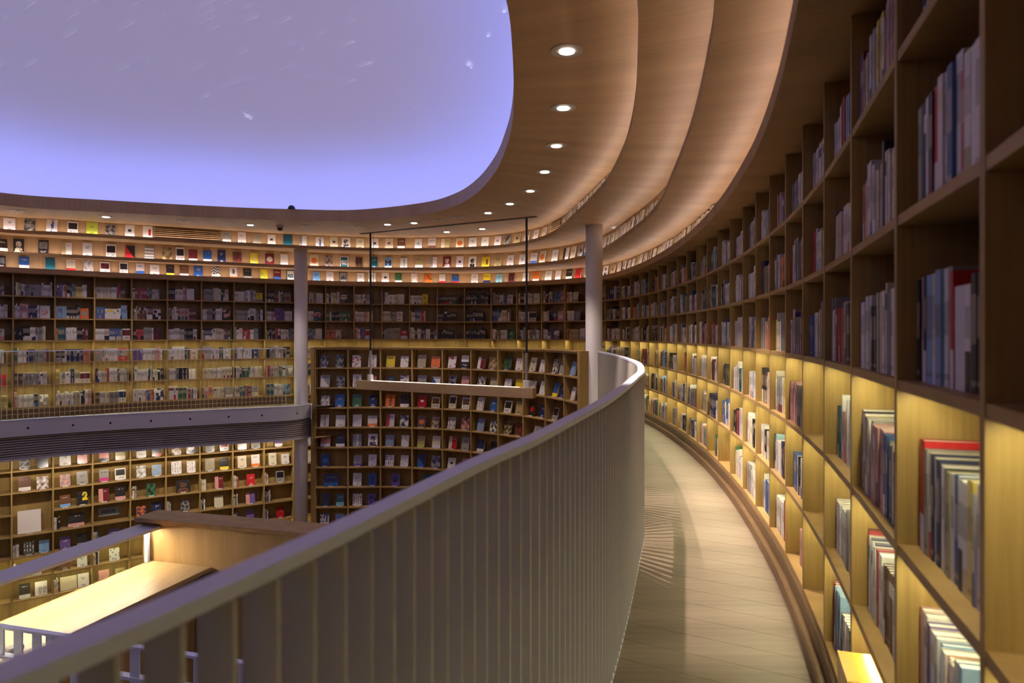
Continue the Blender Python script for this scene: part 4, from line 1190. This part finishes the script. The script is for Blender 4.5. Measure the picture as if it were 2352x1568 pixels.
# white fin balustrade crossing in front of the desk
FBD = 2.35; ZB = CZ - FBD
F0 = np.array(from_px_below([(0, 1441)], FBD)[0]) - Vv * 0.68
fb = tag(empty('fin_balustrade', (*(F0 + Vv * 1.5), ZLOW)), 'low white balustrade of broad flat fins seen through the near railing', 'railing')
def along_v(p, l, wu, z0, z1, nm, mat, par):
    a = p; b = p + Vv * l; c = b + U * wu; d = a + U * wu
    return MB().prism([a, b, c, d], z0, z1).build(nm, mat, par)
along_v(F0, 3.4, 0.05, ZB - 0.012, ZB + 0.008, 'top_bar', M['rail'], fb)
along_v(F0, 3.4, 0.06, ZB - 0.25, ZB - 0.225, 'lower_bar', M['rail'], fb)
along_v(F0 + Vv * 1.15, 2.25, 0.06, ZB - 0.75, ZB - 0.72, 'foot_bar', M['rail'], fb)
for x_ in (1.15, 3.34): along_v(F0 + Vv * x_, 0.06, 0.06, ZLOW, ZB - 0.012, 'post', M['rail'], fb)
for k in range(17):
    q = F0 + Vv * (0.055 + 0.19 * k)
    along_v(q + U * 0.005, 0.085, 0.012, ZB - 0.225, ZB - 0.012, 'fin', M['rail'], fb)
    if 0.055 + 0.19 * k > 1.22: along_v(q + U * 0.005, 0.085, 0.012, ZB - 0.72, ZB - 0.25, 'fin', M['rail'], fb)
pk = np.array(from_px_below([(2, 1503)], DLT)[0])
pr = MB().obox(tuple(pk), tuple(Vv), 0.1, 0.13, ZD + 0.0005, ZD + 0.05).build('paper_parcel', M['paper']); bevel(pr, 0.015, 2)
tag(pr, 'small white paper parcel lying on the lit desk top', 'parcel')

# ------------------------------------------------------------------ lamps under the far gallery that wash the lower bookcase
for k, px in enumerate((20, 120, 215, 300, 385, 460, 540, 612, 665)):
    h = lowh(px) ; X, Y = (px - CX) * 0.4 / h, F * 0.4 / h
    d = np.array((CEN[0] - X, CEN[1] - Y)); d /= np.linalg.norm(d); p = np.array((X, Y)) + d * 0.85
    o = empty('undercroft_lamp', (p[0], p[1], -0.66)); tag(o, f"small recessed lamp under the far gallery, {ordinal(k + 1)} along the lower bookcase", 'light', 'lamps under the far gallery')
    c = bpy.data.objects.new('lens', lens_on); COL.objects.link(c); c.parent = o
    c = bpy.data.objects.new('trim_ring', ring_me); c.scale = (0.6, 0.6, 1); COL.objects.link(c); c.parent = o
    ld = bpy.data.lights.new('lamp_beam', 'SPOT'); ld.energy = LOWER_W; ld.color = (1.0, 0.86, 0.72); ld.spot_size = 1.9; ld.spot_blend = 0.5; ld.shadow_soft_size = 0.02
    lo = bpy.data.objects.new('lamp_beam', ld); COL.objects.link(lo); lo.parent = o; lo.location = (0, 0, -0.03)
    v = Vector((-d[0], -d[1], -1.25)); lo.rotation_euler = v.to_track_quat('-Z', 'Y').to_euler()

# a yellow and orange slipcased set standing out from the lowest shelf of the near bookcase
z = WZ[0] + 0.0128; i = N_L + 39
c0 = np.array((1.023, 2.147)); t_, n_ = WT[i], WN[i]
st = tag(empty('book_box', (c0[0], c0[1], z)), 'glossy yellow and orange boxed book set on the lowest shelf nearest the viewer', 'box')
MB().prism([c0, c0 + t_ * 0.2, c0 + t_ * 0.2 + n_ * 0.24, c0 + n_ * 0.24], z, 0.33).build('orange_sleeve', plain('box_orange', lin((214, 120, 40)), 0.2), st)
MB().prism([c0, c0 + t_ * 0.2, c0 + t_ * 0.2 + n_ * 0.24, c0 + n_ * 0.24], 0.33, 0.50).build('yellow_cover', plain('box_yellow', lin((214, 160, 56)), 0.25), st)
pb_ = MB().obox(tuple(c0 + t_ * 0.06 - n_ * 0.0015), tuple(t_), 0.08, 0.0015, 0.36, 0.40); pb_.build('title_patch', plain('box_ink', lin((236, 220, 200)), 0.4), st)
